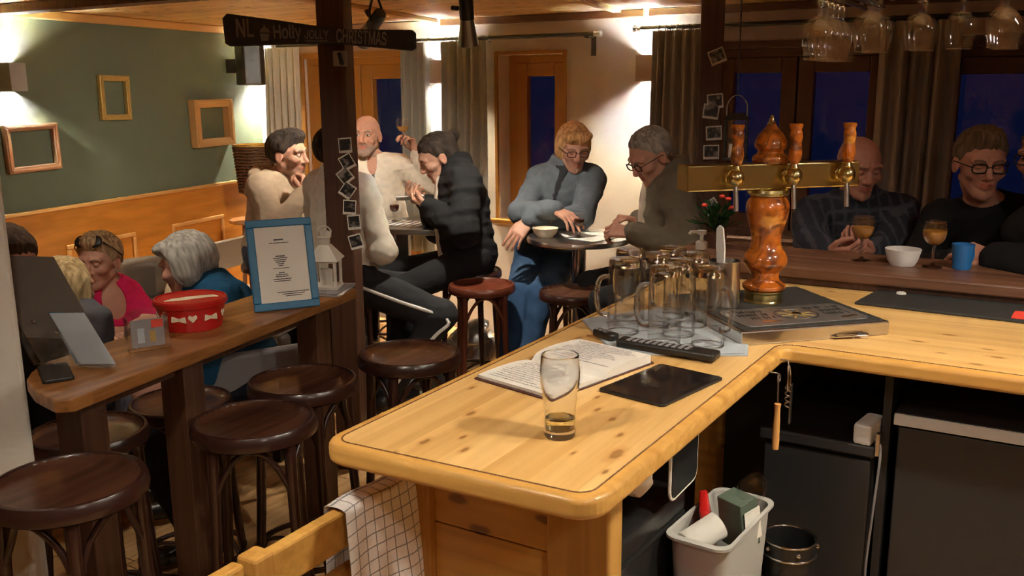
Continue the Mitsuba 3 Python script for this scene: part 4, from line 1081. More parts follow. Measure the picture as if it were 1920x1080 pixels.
part(k, 'body', mv(lathe([(0, 0), (.024, 0), (.027, .006), (.033, .078), (.0305, .078), (.025, .01), (0, .01)], 32), (-.268, 3.145, LG)), 'blue_ceramic', 30)
part(k, 'handle', mv(tube(spline([(.028, 0, .018), (.045, 0, .022), (.052, 0, .04), (.045, 0, .06), (.03, 0, .064)], 5), .0045, 8), (-.268, 3.145, LG), 60), 'blue_ceramic', True)

# ------------------------------------------------------------------ posts with photos, sign
RT_ = np.array([math.cos(YAW), -math.sin(YAW), 0.0])       # a horizontal direction across the room
IN_ = np.array([RT_[1], -RT_[0], 0.0])                      # towards the bar
def post(label, c, w, rz):
    k = thing('wooden_post', label, 'post')
    part(k, 'beam', rbox(w, w, CZ - .001, .006, loc=(c[0], c[1], 0), rz=rz), 'brown_post')
    return k
pL, pR = np.array([-2.645, 3.02, 0]), np.array([-1.575, 4.53, 0])
post('dark brown square post at left carrying the wooden sign', pL, .115, 22)
post('dark brown square post at right hung with small photos beside the taupe curtain', pR, .112, 20)
def photo(label, c, w, h, roll, up_off, across, out, group):
    k = thing('small_photo', label, 'photo', group)
    o_ = c + RT_ * across + UP * up_off + IN_ * out
    m = lambda g, d: fr(mv(g, (0, 0, d), roll), o_, RT_, UP, IN_)
    part(k, 'card', m(rbox(w, h, .0012, .0004, .001), 0), 'paper')
    part(k, 'picture', m(box(w * .84, h * .74, .0004, (0, h * .04, 0)), .0012), 'photo_print')
gL, gR = 'instant photos pinned to the left post', 'instant photos pinned to the right post'
for z, a, roll, lb in ((1.430, .035, 3, 'uppermost instant photo of the chain on the left post, beside the bald man'), (1.362, .040, 28, 'second instant photo from the top of the chain on the left post, tilted'), (1.305, .030, 38, 'third instant photo of the chain on the left post, tilted'), (1.245, .036, -36, 'fourth instant photo of the chain on the left post, tilted the other way'),
                     (1.175, .042, -4, 'instant photo on the left post above the lower two'), (1.112, .058, 4, 'second lowest instant photo on the left post'), (1.030, .062, 14, 'lowest instant photo on the left post above the lantern')):
    photo(lb, pL, .055, .062, roll, z, a, .078, gL)
k = thing('metal_plate', 'small shiny metal bottle opener plate high on the left post', 'opener plate')
part(k, 'plate', fr(rbox(.055, .06, .004, .001, .003), pL + RT_ * .03 + UP * 1.775 + IN_ * .078, RT_, UP, IN_), 'steel_dark')
part(k, 'lug', fr(mv(rbox(.016, .05, .016, .005), (.004, 0, .004), 12), pL + RT_ * .03 + UP * 1.775 + IN_ * .078, RT_, UP, IN_), 'black_metal')
for z, a, roll, lb in ((1.795, .012, 22, 'highest instant photo on the right post, tilted'), (1.585, .010, 5, 'upper of the two overlapping instant photos on the right post'), (1.535, -.008, -7, 'lower of the two overlapping instant photos on the right post'), (1.432, .010, 3, 'instant photo on the right post below the overlapping pair'), (1.340, .000, 1, 'instant photo on the right post just above the brass crossbar'), (1.07, .01, 34, 'strongly tilted instant photo low on the right post under the brass crossbar')):
    photo(lb, pR, .078, .070, roll, z, a, .078, gR)

k = thing('wooden_sign', 'dark propeller-shaped wooden sign lettered for Christmas on the left post', 'sign')
so = pL + UP * 1.862 + IN_ * .085 - RT_ * .0
u_ = .00207
def sp(px, py): return ((px - 634) * u_, (70 - py) * u_)
outl = Polygon([sp(429, 36), sp(438, 27), sp(520, 38), sp(610, 51), sp(655, 57), sp(740, 59), sp(792, 60), sp(798, 66), sp(798, 94), sp(790, 99), sp(720, 92), sp(640, 84), (sp(610, 84)), sp(520, 86), sp(440, 88), sp(431, 82)])
SG = lambda m: fr(m, so, RT_, UP, IN_)
part(k, 'board', SG(slab(rounded(outl.exterior.coords, .006), 0, .022, .004, 2)), 'chalk_board')
def txt(t, h, px, py, px2, bold=True, rz=0):
    m = meshkit.text_mesh(t, h, .0012, bold); V = np.array(m.vertices); V[:, 0] *= (px2 - px) * u_ / np.ptp(V[:, 0])
    return SG(mv(mesh(V, m.faces), (*sp(px, py), .0215), rz))
part(k, 'lettering', txt('NL', .066, 452, 70, 486), 'chalk')
part(k, 'lettering', txt('Holly', .050, 524, 74, 577, True, 1), 'chalk')
part(k, 'lettering', txt('JOLLY', .032, 584, 74, 630, True, -2), 'chalk')
part(k, 'lettering', txt('CHRISTMAS', .050, 644, 81, 740, True, -4.0), 'chalk')
part(k, 'underline', SG(mv(rbox(.092, .004, .001, .0003, loc=(0, 0, 0)), (*sp(607, 79), .0217))), 'chalk')
cup = [sp(499, 65), sp(502, 78), sp(515, 78), sp(518, 65)]
top_ = [sp(498, 63), sp(501, 56), sp(506, 53), sp(508, 45), sp(511, 53), sp(517, 57), sp(519, 63)]
part(k, 'cupcake', SG(cat(slab(rounded(cup, .001), .0216, .0226, .0003, 1), slab(rounded(top_, .001), .0216, .0226, .0003, 1))), 'chalk')

# ------------------------------------------------------------------ picture frames, loudspeaker on the green wall
def pic(label, s0, s1, z0, z1, w, d, m, roll=0, tilt_depth=0.0, inner=None):
    k = thing('picture_frame', label, 'picture frame')
    cx, cz = (s0 + s1) / 2, (z0 + z1) / 2; W, H = s1 - s0, z1 - z0
    prof_ = Polygon(rect(W, H)).difference(Polygon(rect(W - 2 * w, H - 2 * w)))
    bars = []
    for (x, y, L, r_) in ((0, H / 2 - w / 2, W, 0), (0, -H / 2 + w / 2, W, 180), (-W / 2 + w / 2, 0, H, 90), (W / 2 - w / 2, 0, H, -90)):
        b = slab([(-L / 2, w / 2), (-L / 2 + w, -w / 2), (L / 2 - w, -w / 2), (L / 2, w / 2)][::-1], 0, d, .004, 2)
        b2 = mv(rbox(L - w, w * .35, .006, .002, loc=(0, .12 * w, d - .002)), (0, 0, 0))
        bars.append((mv(cat(b, b2), (x, y, 0), r_)))
    for b in bars:
        part(k, 'frame_bar', on_green(mv(mv(b, (0, 0, 0), roll), (cx, cz, .002))), m)
pic('small upright gilt picture frame, empty, in the middle of the green wall', 3.742, 3.990, 1.475, 1.745, .034, .028, 'gold_frame', -1.2)
pic('copper-brown empty picture frame at the left edge of the green wall', 3.03, 3.39, 1.213, 1.475, .034, .03, 'copper_frame', .8)
pic('deep oak picture frame, empty, nearest the loudspeaker', 4.55, 4.97, 1.262, 1.588, .055, .06, 'oak_frame', .6)
k = thing('loudspeaker', 'black loudspeaker on a bracket high on the green wall beside the corner', 'loudspeaker')
sc_ = A0 + DW * 5.02 + NW * .20 + UP * 1.685
out2 = [(-.105, -.07), (.105, -.07), (.115, -.03), (.085, .09), (-.085, .09), (-.115, -.03)]
part(k, 'cabinet', mv(slab(rounded(out2, .025), 0, .285, .012, 3), sc_, -25 + 180), 'black_plastic', 30)
part(k, 'grille', mv(fr(rbox(.18, .24, .006, .003, .02), (0, -.0735, .1425), (1, 0, 0), (0, 0, 1), (0, -1, 0)), sc_, -25), 'rubber')
part(k, 'badge', mv(fr(lathe([(0, 0), (.009, 0), (.009, .002), (0, .003)], 14), (0, -.079, .045), (1, 0, 0), (0, 0, 1), (0, -1, 0)), sc_, -25), 'chrome')
part(k, 'bracket', on_green(mv(rbox(.05, .10, .16, .004), (5.02, 1.82, 0))), 'black_metal')

# woven basket lamp on a little corner table
bl = np.array([-4.92, 4.72, 0])
k = thing('side_table', 'small side table in the corner carrying the basket lamp', 'side table')
part(k, 'top', mv(lathe([(0, .74), (.20, .74), (.205, .75), (.20, .76), (0, .76)], 32), bl), 'table_wood', 30)
for q in range(3):
    a = q * 2.094 + .4
    part(k, 'leg', tube([bl + (.12 * math.cos(a), .12 * math.sin(a), .745), bl + (.17 * math.cos(a), .17 * math.sin(a), .003)], .014, 8), 'brown_post')
k = thing('basket_lamp', 'table lamp with dark woven basket shade glowing gold inside', 'lamp')
part(k, 'base', mv(lathe([(0, .76), (.08, .76), (.08, .772), (.02, .79), (.014, 1.0), (0, 1.0)], 24), bl), 'black_metal', 30)
for i in range(15):
    z = .955 + i * .0215
    r = .112 + .026 * i / 14
    part(k, 'weave_ring', mv(tube([((r + .004 * (-1) ** (j + i)) * math.cos(t), (r + .004 * (-1) ** (j + i)) * math.sin(t), z) for j, t in enumerate(np.linspace(0, 2 * math.pi, 45)[:-1])], .0082, 5, True), bl), 'brown_post', True)
for i in range(22):
    t = i * 2 * math.pi / 22
    part(k, 'upright', tube([bl + (.110 * math.cos(t), .110 * math.sin(t), .945), bl + (.137 * math.cos(t), .137 * math.sin(t), 1.27)], .004, 5), 'brown_post')
part(k, 'rim', mv(tube([(.139 * math.cos(t), .139 * math.sin(t), 1.275) for t in np.linspace(0, 2 * math.pi, 41)[:-1]], .008, 6, True), bl), 'gold_frame', True)
part(k, 'lining', mv(lathe([(.125, 1.268), (.098, .95)], 36), bl), 'gold_frame', True)
kk = part(k, 'bulb', ball(.03, bl + (0, 0, 1.10), 2), 'white_plastic', True)
scene[kk]['emitter'] = rad((1, .66, .25), 110.0)
part(k, 'socket', mv(lathe([(0, 1.0), (.016, 1.0), (.016, 1.075), (0, 1.075)], 14), bl), 'brass')

# ------------------------------------------------------------------ hanging glasses on their rack
k = thing('glass_rack', 'wooden rack under the ceiling from which the stemmed glasses hang', 'glass rack')
part(k, 'board', rbox(.62, .70, .02, .003, loc=(-.28, 2.15, 1.905)), 'table_wood')
ROWS = [(-.456, 1.848, (1.935, 1.985, 2.035, 2.082, 2.130)), (-.394, 1.866, (2.10, 2.18)), (-.338, 1.876, (2.378, 2.445)), (-.250, 1.876, (2.374,)), (-.157, 1.873, (2.24, 2.31, 2.375))]
for x, zf, ys in ROWS:
    for sx in (-1, 1):
        part(k, 'runner', rbox(.010, .66, .008, .002, loc=(x + sx * .021, 2.15, zf - .0115)), 'steel_dark')
        for y in (1.86, 2.44):
            part(k, 'spacer', rbox(.010, .02, 1.907 - zf + .004, .001, loc=(x + sx * .021, y, zf - .004)), 'steel_dark')
for x in (-.55, -.01):
    for y in (1.85, 2.45):
        part(k, 'hanger', tube([(x, y, 1.92), (x, y, CZ)], .006, 6), 'black_metal')
hg_prof = spline([(.0045, .058), (.016, .062), (.0275, .075), (.0325, .092), (.0312, .112), (.0275, .128), (.0265, .140)], 5)
hg = thing('hanging_glass', 'stemmed glass', 'glass', 'stemmed glasses hanging upside down in the rack')
ft = [(0, 0), (.031, 0), (.030, .003), (.010, .006), (.0045, .014), (.004, .026), (.0085, .033), (.004, .040), (.0042, .052), (.006, .058), (0, .061)]
part(hg, 'stem', lathe(ft, 20), 'glass', 30)
part(hg, 'bowl', lathe([tuple(q) for q in hg_prof], 32), 'tulip_glass', True)
part(hg, 'rim', tube([(.0262 * math.cos(a), .0262 * math.sin(a), .140) for a in np.linspace(0, 2 * math.pi, 25)[:-1]], .0012, 6, True), 'glass', True)

words = ('first', 'second', 'third', 'fourth', 'last')
rown = ('leftmost hanging row', 'second hanging row from left', 'middle hanging row', 'fourth hanging row, quite alone', 'rightmost hanging row')
first = True
for r, (x, zf, ys) in enumerate(ROWS):
    for i, y in enumerate(ys):
        lb = f'clear stemmed glass upside down, {"single glass" if len(ys) == 1 else words[i] + " from the front"} in the {rown[r]}'
        t = tw((x, y, zf), 17 * i, 1.0, rx=180)
        if first:
            labels[hg]['label'] = lb; first = False
            for q in list(scene):
                if q.startswith(hg + '__'): scene[q]['to_world'] = t
        else:
            g = thing('hanging_glass', lb, 'glass', labels[hg]['group'])
            for q in ('stem', 'bowl', 'rim'): scene[f'{g}__{q}'] = {**scene[f'{hg}__{q}'], 'to_world': t}

# ------------------------------------------------------------------ black lantern and plant on the ledge
k = thing('black_lantern', 'black wire lantern with arched handle hanging behind the left tap handle', 'lantern')
bl_ = np.array([0.0, 0.0, 0.0])
part(k, 'base', mv(rbox(.11, .11, .02, .005), bl_, 15), 'black_metal')
for sx in (-1, 1):
    for sy_ in (-1, 1):
        part(k, 'corner_bar', mv(rbox(.009, .009, .225, .002, loc=(sx * .045, sy_ * .045, .02)), bl_, 15), 'black_metal')
for z in (.12, .245):
    part(k, 'hoop', mv(cat(*(rbox(.10, .008, .008, .002, loc=(0, q * .046, z)) for q in (-1, 1)), *(rbox(.008, .086, .008, .002, loc=(q * .046, 0, z)) for q in (-1, 1)))  , bl_, 15), 'black_metal')
part(k, 'roof', mv(mesh([[q * r, t * r, z] for r, z in ((.055, .25), (.03, .285)) for q, t in ((-1, -1), (1, -1), (1, 1), (-1, 1))], [[0, 1, 5, 4], [1, 2, 6, 5], [2, 3, 7, 6], [3, 0, 4, 7], [3, 2, 1, 0], [4, 5, 6, 7]]), bl_, 15), 'black_metal')
part(k, 'handle', mv(tube(spline([(-.042, 0, .26), (-.042, 0, .33), (-.025, 0, .375), (0, 0, .39), (.025, 0, .375), (.042, 0, .33), (.042, 0, .26)], 5), .004, 6), bl_, 15), 'steel_dark', True)
part(k, 'candle', mv(lathe([(0, .02), (.03, .02), (.03, .10), (0, .10)], 20), bl_, 0), 'paper', 30)
for a in range(4):
    part(k, 'pane', mv(mv(mesh([[-.04, .046, .024], [.04, .046, .024], [.04, .046, .244], [-.04, .046, .244]], [[0, 1, 2, 3]]), rz=90 * a), bl_, 15), 'thin_glass')
part(k, 'wire', tube([(0, 0, .39), (0, 0, 1.06)], .003, 6), 'black_metal')
for q in scene:
    if q.startswith(k + '__'):
        scene[q]['to_world'] = T().translate([-1.249, 3.943, 1.345]).scale([.98, .98, .70])
k = thing('potted_plant', 'dark leafy plant with red flowers at the left end of the ledge', 'plant')
pp_ = np.array([-1.06, 3.165, 1.10])
part(k, 'pot', mv(lathe([(0, 0), (.032, 0), (.04, .055), (.037, .055), (.034, .05), (0, .05)], 24), pp_), 'brown_post', 30)
scene['leaf_green'] = {'type': 'principledthin', 'base_color': rgb(.015, .038, .012), 'roughness': .5, 'diff_trans': .4}
rs = np.random.default_rng(4)
lv = []
for i in range(60):
    a, e = rs.uniform(0, 6.28), rs.uniform(.1, 1.35)
    d = np.array([math.cos(a) * math.cos(e), math.sin(a) * math.cos(e), math.sin(e)])
    c = pp_ + [0, 0, .06] + d * rs.uniform(.03, .105)
    s_ = rs.uniform(.016, .026); w = np.cross(d, UP); w /= np.linalg.norm(w) + 1e-9
    lv.append(mesh([c - d * s_, c + w * s_ * .5 + d * .2 * s_, c + d * s_, c - w * s_ * .5 + d * .2 * s_, c + np.cross(w, d) * s_ * .15], [[0, 1, 4], [1, 2, 4], [2, 3, 4], [3, 0, 4]]))
    if i % 2 == 0: lv.append(tube([pp_ + [0, 0, .06], pp_ + [0, 0, .07] + d * .04, c], .0018, 4))
part(k, 'foliage', cat(*lv), 'leaf_green')
for i in range(6):
    a = rs.uniform(0, 6.28)
    part(k, 'flower', ball(.011, pp_ + [.05 * math.cos(a), .05 * math.sin(a), .15 + .03 * rs.uniform(-1, 1)], 1, (1, 1, .6)), 'red_label')

# ------------------------------------------------------------------ the low seats behind the high table
def armchair(label, loc, rz, m, w=.66, back_h=.82):
    k = thing('armchair', label, 'armchair')
    Q = lambda g: mv(g, loc, rz)
    part(k, 'seat_cushion', Q(mv(slab(rounded(rect(w - .2, .52), .05), .24, .42, .05, 4), (0, .02, 0))), m, 40)
    prof_ = [(-w / 2, .02), (-w / 2 + .02, -.16), (-w / 4, -.27), (0, -.30), (w / 4, -.27), (w / 2 - .02, -.16), (w / 2, .02), (w / 2, .26), (w / 2 - .10, .26), (w / 2 - .10, 0), (w / 4 - .05, -.15), (0, -.19), (-w / 4 + .05, -.15), (-w / 2 + .10, 0), (-w / 2 + .10, .26), (-w / 2, .26)]
    shell = Polygon(prof_).buffer(.02).buffer(-.01)
    part(k, 'shell', Q(slab(shell, .10, .60, .03, 4)), m, 40)
    bk = Polygon([(-w / 2 + .02, -.14), (-w / 4, -.27), (0, -.30), (w / 4, -.27), (w / 2 - .02, -.14), (w / 4, -.13), (0, -.17), (-w / 4, -.13)]).buffer(.02)
    part(k, 'backrest', Q(slab(bk, .58, back_h, .045, 5)), m, 40)
    for x in (-w / 2 + .06, w / 2 - .06):
        for y in (-.14, .20):
            part(k, 'foot', Q(box(.04, .04, .10, (x, y, 0))), 'black_gap')
armchair('brown leather tub armchair between the woman in pink and the grey-haired man', (-3.90, 3.02, 0), -75, 'leather', .62, .80)
armchair('dark leather armchair by the wainscot behind the grey-haired man', (-3.22, 3.02, 0), -75, 'leather', .50, .70)
armchair('leather armchair the woman in the pink top sits in', (-3.80, 2.37, 0), -80, 'leather', .62, .62)
k = thing('cushion', 'pale yellow cushion propped against the leather armchair', 'cushion')
cm = ball(1, (0, 0, 0), 4); V = np.array(cm.vertices)
V = np.sign(V) * np.abs(V) ** np.array([.55, 1.0, .55]) * [.19, .06, .19]
part(k, 'cover', mv(mesh(V, cm.faces), (-3.40, 2.82, .66), -60, 12), 'cushion', True)
k = thing('white_bench', 'white painted bench back against the wainscot behind the grey-haired man', 'bench')
part(k, 'backrest', rbox(.05, .90, .16, .01, loc=(-4.10, 3.72, .66), rz=10), 'white_paint')
part(k, 'seat', rbox(.40, .90, .05, .01, loc=(-4.31, 3.68, .40), rz=10), 'white_paint')
for x, y in ((-4.16, 3.32), (-4.30, 4.08), (-4.42, 3.28)):
    part(k, 'leg', rbox(.05, .05, .66 if x > -4.31 else .4, .004, loc=(x, y, 0), rz=10), 'white_paint')
k = thing('dining_chair', 'grey upholstered low-backed chair under the high table with the grey-haired man', 'chair')
gc = np.array([-2.62, 2.42, 0])
part(k, 'backrest', mv(slab(rounded(rect(.42, .05), .02), .46, .74, .02, 3), (gc[0] + .16, gc[1] - .10, 0), 62), 'grey_chair', 40)
part(k, 'seat', mv(rbox(.42, .42, .06, .02, .05), (gc[0], gc[1], .39), 62), 'grey_chair', 40)
for sx in (-1, 1):
    for sy_ in (-1, 1):
        part(k, 'leg', mv(tube([(sx * .17, sy_ * .17, .40), (sx * .20, sy_ * .20, .003)], .014, 8), gc, 62), 'black_metal')
k = thing('silver_bag', 'crumpled silver bag on the floor under the red-brown stool', 'bag')
bm = ball(.16, (0, 0, 0), 4, (1, .7, 1.15)); V = np.array(bm.vertices); V += (meshkit.fbm(V * 9, 3, 2) - .5)[:, None] * .16
V += (meshkit.noise(V * 40, 6) - .5)[:, None] * .02
part(k, 'foil', mv(mesh(V, bm.faces), (-2.80, 4.25, .19), 20), 'steel')
# ================================================================== people
def _len(a): return np.sqrt((a * a).sum(-1))


def unit(a):
    a = np.asarray(a, float)
    return a / (np.linalg.norm(a) + 1e-12)


def rcone(P, a, b, ra, rb):
    a, b = np.asarray(a, np.float32), np.asarray(b, np.float32)
    ba = b - a
    t = np.clip(((P - a) @ ba) / max(float(ba @ ba), 1e-9), 0, 1)
    return _len(P - a - t[:, None] * ba) - (ra + t * (rb - ra))


def ell(P, c, ax, rad):
    q = (P - np.asarray(c, np.float32)) @ np.asarray(ax, np.float32).T
    rad = np.asarray(rad, np.float32)
    k0, k1 = _len(q / rad), _len(q / (rad * rad))
    return k0 * (k0 - 1) / np.maximum(k1, 1e-6)


def smin(a, b, k):
    h = np.clip(.5 + .5 * (b - a) / k, 0, 1)
    return b * (1 - h) + a * h - k * h * (1 - h)


def smax(a, b, k):
    return -smin(-a, -b, k)


def nets(fn, lo, hi, h, far=3.2):
    """Surface nets of fn's zero level in the box lo..hi at spacing h (evaluated closely only near the surface)."""
    lo = np.asarray(lo, np.float32)
    n = np.maximum(np.ceil((np.asarray(hi) - lo) / h).astype(int) + 1, 4)
    st = 4
    nc = (n + st - 1) // st + 1
    g = np.stack(np.meshgrid(*[np.arange(m) * (h * st) for m in nc], indexing='ij'), -1).reshape(-1, 3).astype(np.float32) + lo
    dc = fn(g).reshape(nc)
    D = np.repeat(np.repeat(np.repeat(dc, st, 0), st, 1), st, 2)[:n[0], :n[1], :n[2]].astype(np.float32)
    near = np.abs(D) < h * st * 1.9 * far / 3.2
    idx = np.argwhere(near)
    D[near] = fn((idx * h).astype(np.float32) + lo)
    D[[0, -1]] = np.maximum(D[[0, -1]], 1e-4); D[:, [0, -1]] = np.maximum(D[:, [0, -1]], 1e-4); D[:, :, [0, -1]] = np.maximum(D[:, :, [0, -1]], 1e-4)
    s = D < 0
    cnt = np.zeros(n - 1, np.uint8)
    C8 = [(a, b, c) for a in (0, 1) for b in (0, 1) for c in (0, 1)]
    sl = lambda o: tuple(slice(o[k], n[k] - 1 + o[k]) for k in range(3))
    for o in C8: cnt += s[sl(o)]
    cells = np.argwhere((cnt > 0) & (cnt < 8))
    vid = -np.ones(n - 1, np.int64)
    vid[tuple(cells.T)] = np.arange(len(cells))
    acc, w = np.zeros((len(cells), 3)), np.zeros(len(cells))
    for o in C8:
        for k in range(3):
            if o[k]: continue
            o2 = list(o); o2[k] = 1
            a = D[tuple((cells + o).T)]; b = D[tuple((cells + o2).T)]
            m = (a < 0) != (b < 0)
            t = np.where(m, a / np.where(m, a - b, 1), 0)
            p = np.tile(np.array(o, float), (len(cells), 1)); p[:, k] += t
            acc[m] += p[m]; w[m] += 1
    V = lo + (cells + acc / w[:, None]) * h
    Fs = []
    for k in range(3):
        u, v = (k + 1) % 3, (k + 2) % 3
        a = [slice(None)] * 3; b = [slice(None)] * 3
        a[k] = slice(0, n[k] - 1); b[k] = slice(1, n[k])
        for q in (a, b): q[u] = slice(1, n[u] - 1); q[v] = slice(1, n[v] - 1)
        s0, s1 = s[tuple(a)], s[tuple(b)]
        for flip, m in ((False, s0 & ~s1), (True, ~s0 & s1)):
            e = np.argwhere(m)
            e[:, u] += 1; e[:, v] += 1
            eu, ev = np.eye(3, dtype=int)[u], np.eye(3, dtype=int)[v]
            q = np.stack([vid[tuple((e - eu - ev).T)], vid[tuple((e - ev).T)], vid[tuple(e.T)], vid[tuple((e - eu).T)]], 1)
            Fs.append(q[:, ::-1] if flip else q)
    return mesh(V, np.vstack(Fs))


def bounds(pts, pad):
    p = np.array(pts)
    return p.min(0) - pad, p.max(0) + pad


def frame_mesh_color(m, col):
    return np.clip(col, 0, 1)


def ik(a, b, hint, l1, l2):
    """The elbow or knee between a and b; b is pulled in where it lies out of reach."""
    a, b, hint = (np.asarray(x, float) for x in (a, b, hint))
    d = b - a; L = np.linalg.norm(d)
    if L > (l1 + l2) * .985:
        b = a + d / L * (l1 + l2) * .985; d = b - a; L = np.linalg.norm(d)
    if L < abs(l1 - l2) + .05:
        b = a + d / L * (abs(l1 - l2) + .05); d = b - a; L = np.linalg.norm(d)
    x = (L * L + l1 * l1 - l2 * l2) / (2 * L)
    h = math.sqrt(max(l1 * l1 - x * x, 0))
    v = hint - a; v = v - d * (v @ d) / (L * L)
    return a + d / L * x + unit(v) * h, b


HAIRLINE = {'short': ([-.12, -.05, .0, .03, .055, .09], [-.060, -.045, -.004, .030, .062, .078]),
            'receding': ([-.12, -.05, .0, .03, .055, .09], [-.060, -.045, .0, .048, .084, .10]),
            'fringe': ([-.12, -.05, .0, .03, .055, .11], [-.070, -.055, -.03, .012, .046, .052]),
            'pulled': ([-.12, -.05, .0, .03, .055, .09], [-.055, -.045, -.012, .034, .066, .080])}


def head_sdf(s):
    """The head in its own frame: forward, left, up; the origin between the ears, total height about 0.235."""
    E = np.eye(3)
    def fn(q):
        m = q.copy(); m[:, 1] = np.abs(m[:, 1])
        d = ell(q, (-.014, 0, .034), E, (.099, .077, .086))
        d = smin(d, ell(q, (.034, 0, -.036), E, (.058, .051, .074)), .03)
        d = smin(d, rcone(m, (.074, 0, -.095), (.068, .012, -.092), .018, .015), .022)
        d = smin(d, rcone(m, (-.004, .051, -.048), (.060, .020, -.086), .015, .014), .02)
        d = smin(d, ell(m, (.060, .042, -.016), E, (.026, .024, .021)), .02)
        d = smin(d, rcone(m, (.083, .010, .036), (.074, .048, .032), .011, .010), .016)
        d = smax(d, -ell(m, (.096, .031, .012), E, (.020, .019, .011)), .012)
        d = np.minimum(d, ell(m, (.0745, .031, .011), E, (.0135, .014, .0125)))
        d = smin(d, rcone(m, (.073, .024, .021), (.070, .041, .019), .006, .005), .006)
        d = smin(d, rcone(q, (.088, 0, .020), (.106, 0, -.020), .0085, .0125), .010)
        d = smin(d, rcone(m, (.100, 0, -.024), (.093, .014, -.026), .0105, .0075), .007)
        d = smin(d, rcone(m, (.088, 0, -.049), (.080, .020, -.053), .0085, .005), .008)
        d = smin(d, rcone(m, (.086, 0, -.062), (.079, .018, -.059), .0090, .005), .008)
        d = smax(d, -rcone(m, (.099, 0, -.0555), (.086, .024, -.0565), .0022, .0015), .004)
        ear = ell(m, (-.010, .079, -.002), np.array([[.95, -.3, .1], [.3, .95, .1], [-.1, -.1, 1]]), (.019, .008, .033))
        ear = smax(ear, -ell(m, (-.004, .088, .0), E, (.011, .006, .02)), .006)
        d = smin(d, ear, .008)
        return d
    return fn


def head_colors(q, skin, sp):
    """Vertex colours of the face from the place on the head."""
    skin = np.array(skin)
    m = q.copy(); m[:, 1] = np.abs(m[:, 1])
    c = np.tile(skin, (len(q), 1))
    def blend(mask, col): c[:] = c * (1 - mask[:, None]) + np.array(col) * mask[:, None]
    def soft(p, r): return np.clip(1 - _len((m - np.array(p, np.float32)) / np.array(r, np.float32)), 0, 1) ** .7
    blend(soft((.075, .044, -.022), (.03, .026, .024)) * .35, skin * (1.08, .72, .66))
    blend(soft((.105, 0, -.022), (.022, .022, .02)) * .4, skin * (1.05, .70, .62))
    blend(soft((-.01, .085, 0), (.03, .02, .04)) * .4, skin * (1.05, .70, .62))
    lip = ((np.abs(q[:, 2] + .0555) < .011) & (m[:, 1] < .021) & (q[:, 0] > .074)).astype(float)
    blend(lip * .65, skin * (.86, .42, .40))
    if sp.get('stubble'):
        b = np.clip((-.040 - q[:, 2]) / .014, 0, 1) * np.clip((q[:, 0] + .012) / .02, 0, 1) * (1 - lip)
        b = np.maximum(b, np.clip(1 - np.abs(q[:, 2] + .042) / .010, 0, 1) * (m[:, 1] < .026) * (q[:, 0] > .07))
        b *= (q[:, 2] > -.115)
        blend(b * .75, sp['stubble'])
    d = (m - np.array((.0745, .031, .011), np.float32))
    eye = (_len(d / np.array((.0141, .0146, .0131), np.float32)) < 1.03) & (np.abs(d[:, 2]) < .0048) & (np.abs(d[:, 1]) < .0118)
    if sp.get('closed'):
        blend(eye * (np.abs(d[:, 2] + .004) < .0022) * .8, (.05, .03, .02))
    else:
        blend(eye * 1.0, (.40, .36, .33))
        blend(eye * (np.hypot(d[:, 1], d[:, 2]) < .0058) * 1.0, (.035, .02, .012))
        blend(((_len(d / np.array((.0142, .0147, .0132), np.float32)) < 1.3) & (d[:, 2] > .0055) & (d[:, 2] < .0085) & (np.abs(d[:, 1]) < .014)) * .6, (.05, .03, .02))
    brow = np.clip(1 - np.abs(m[:, 2] - (.0345 - 14 * (m[:, 1] - .034) ** 2)) / .0055, 0, 1) * (m[:, 1] > .012) * (m[:, 1] < .050) * (q[:, 0] > .06)
    blend(np.clip(brow * 1.6, 0, 1) * .85, sp.get('brow', (.05, .03, .02)))
    return c


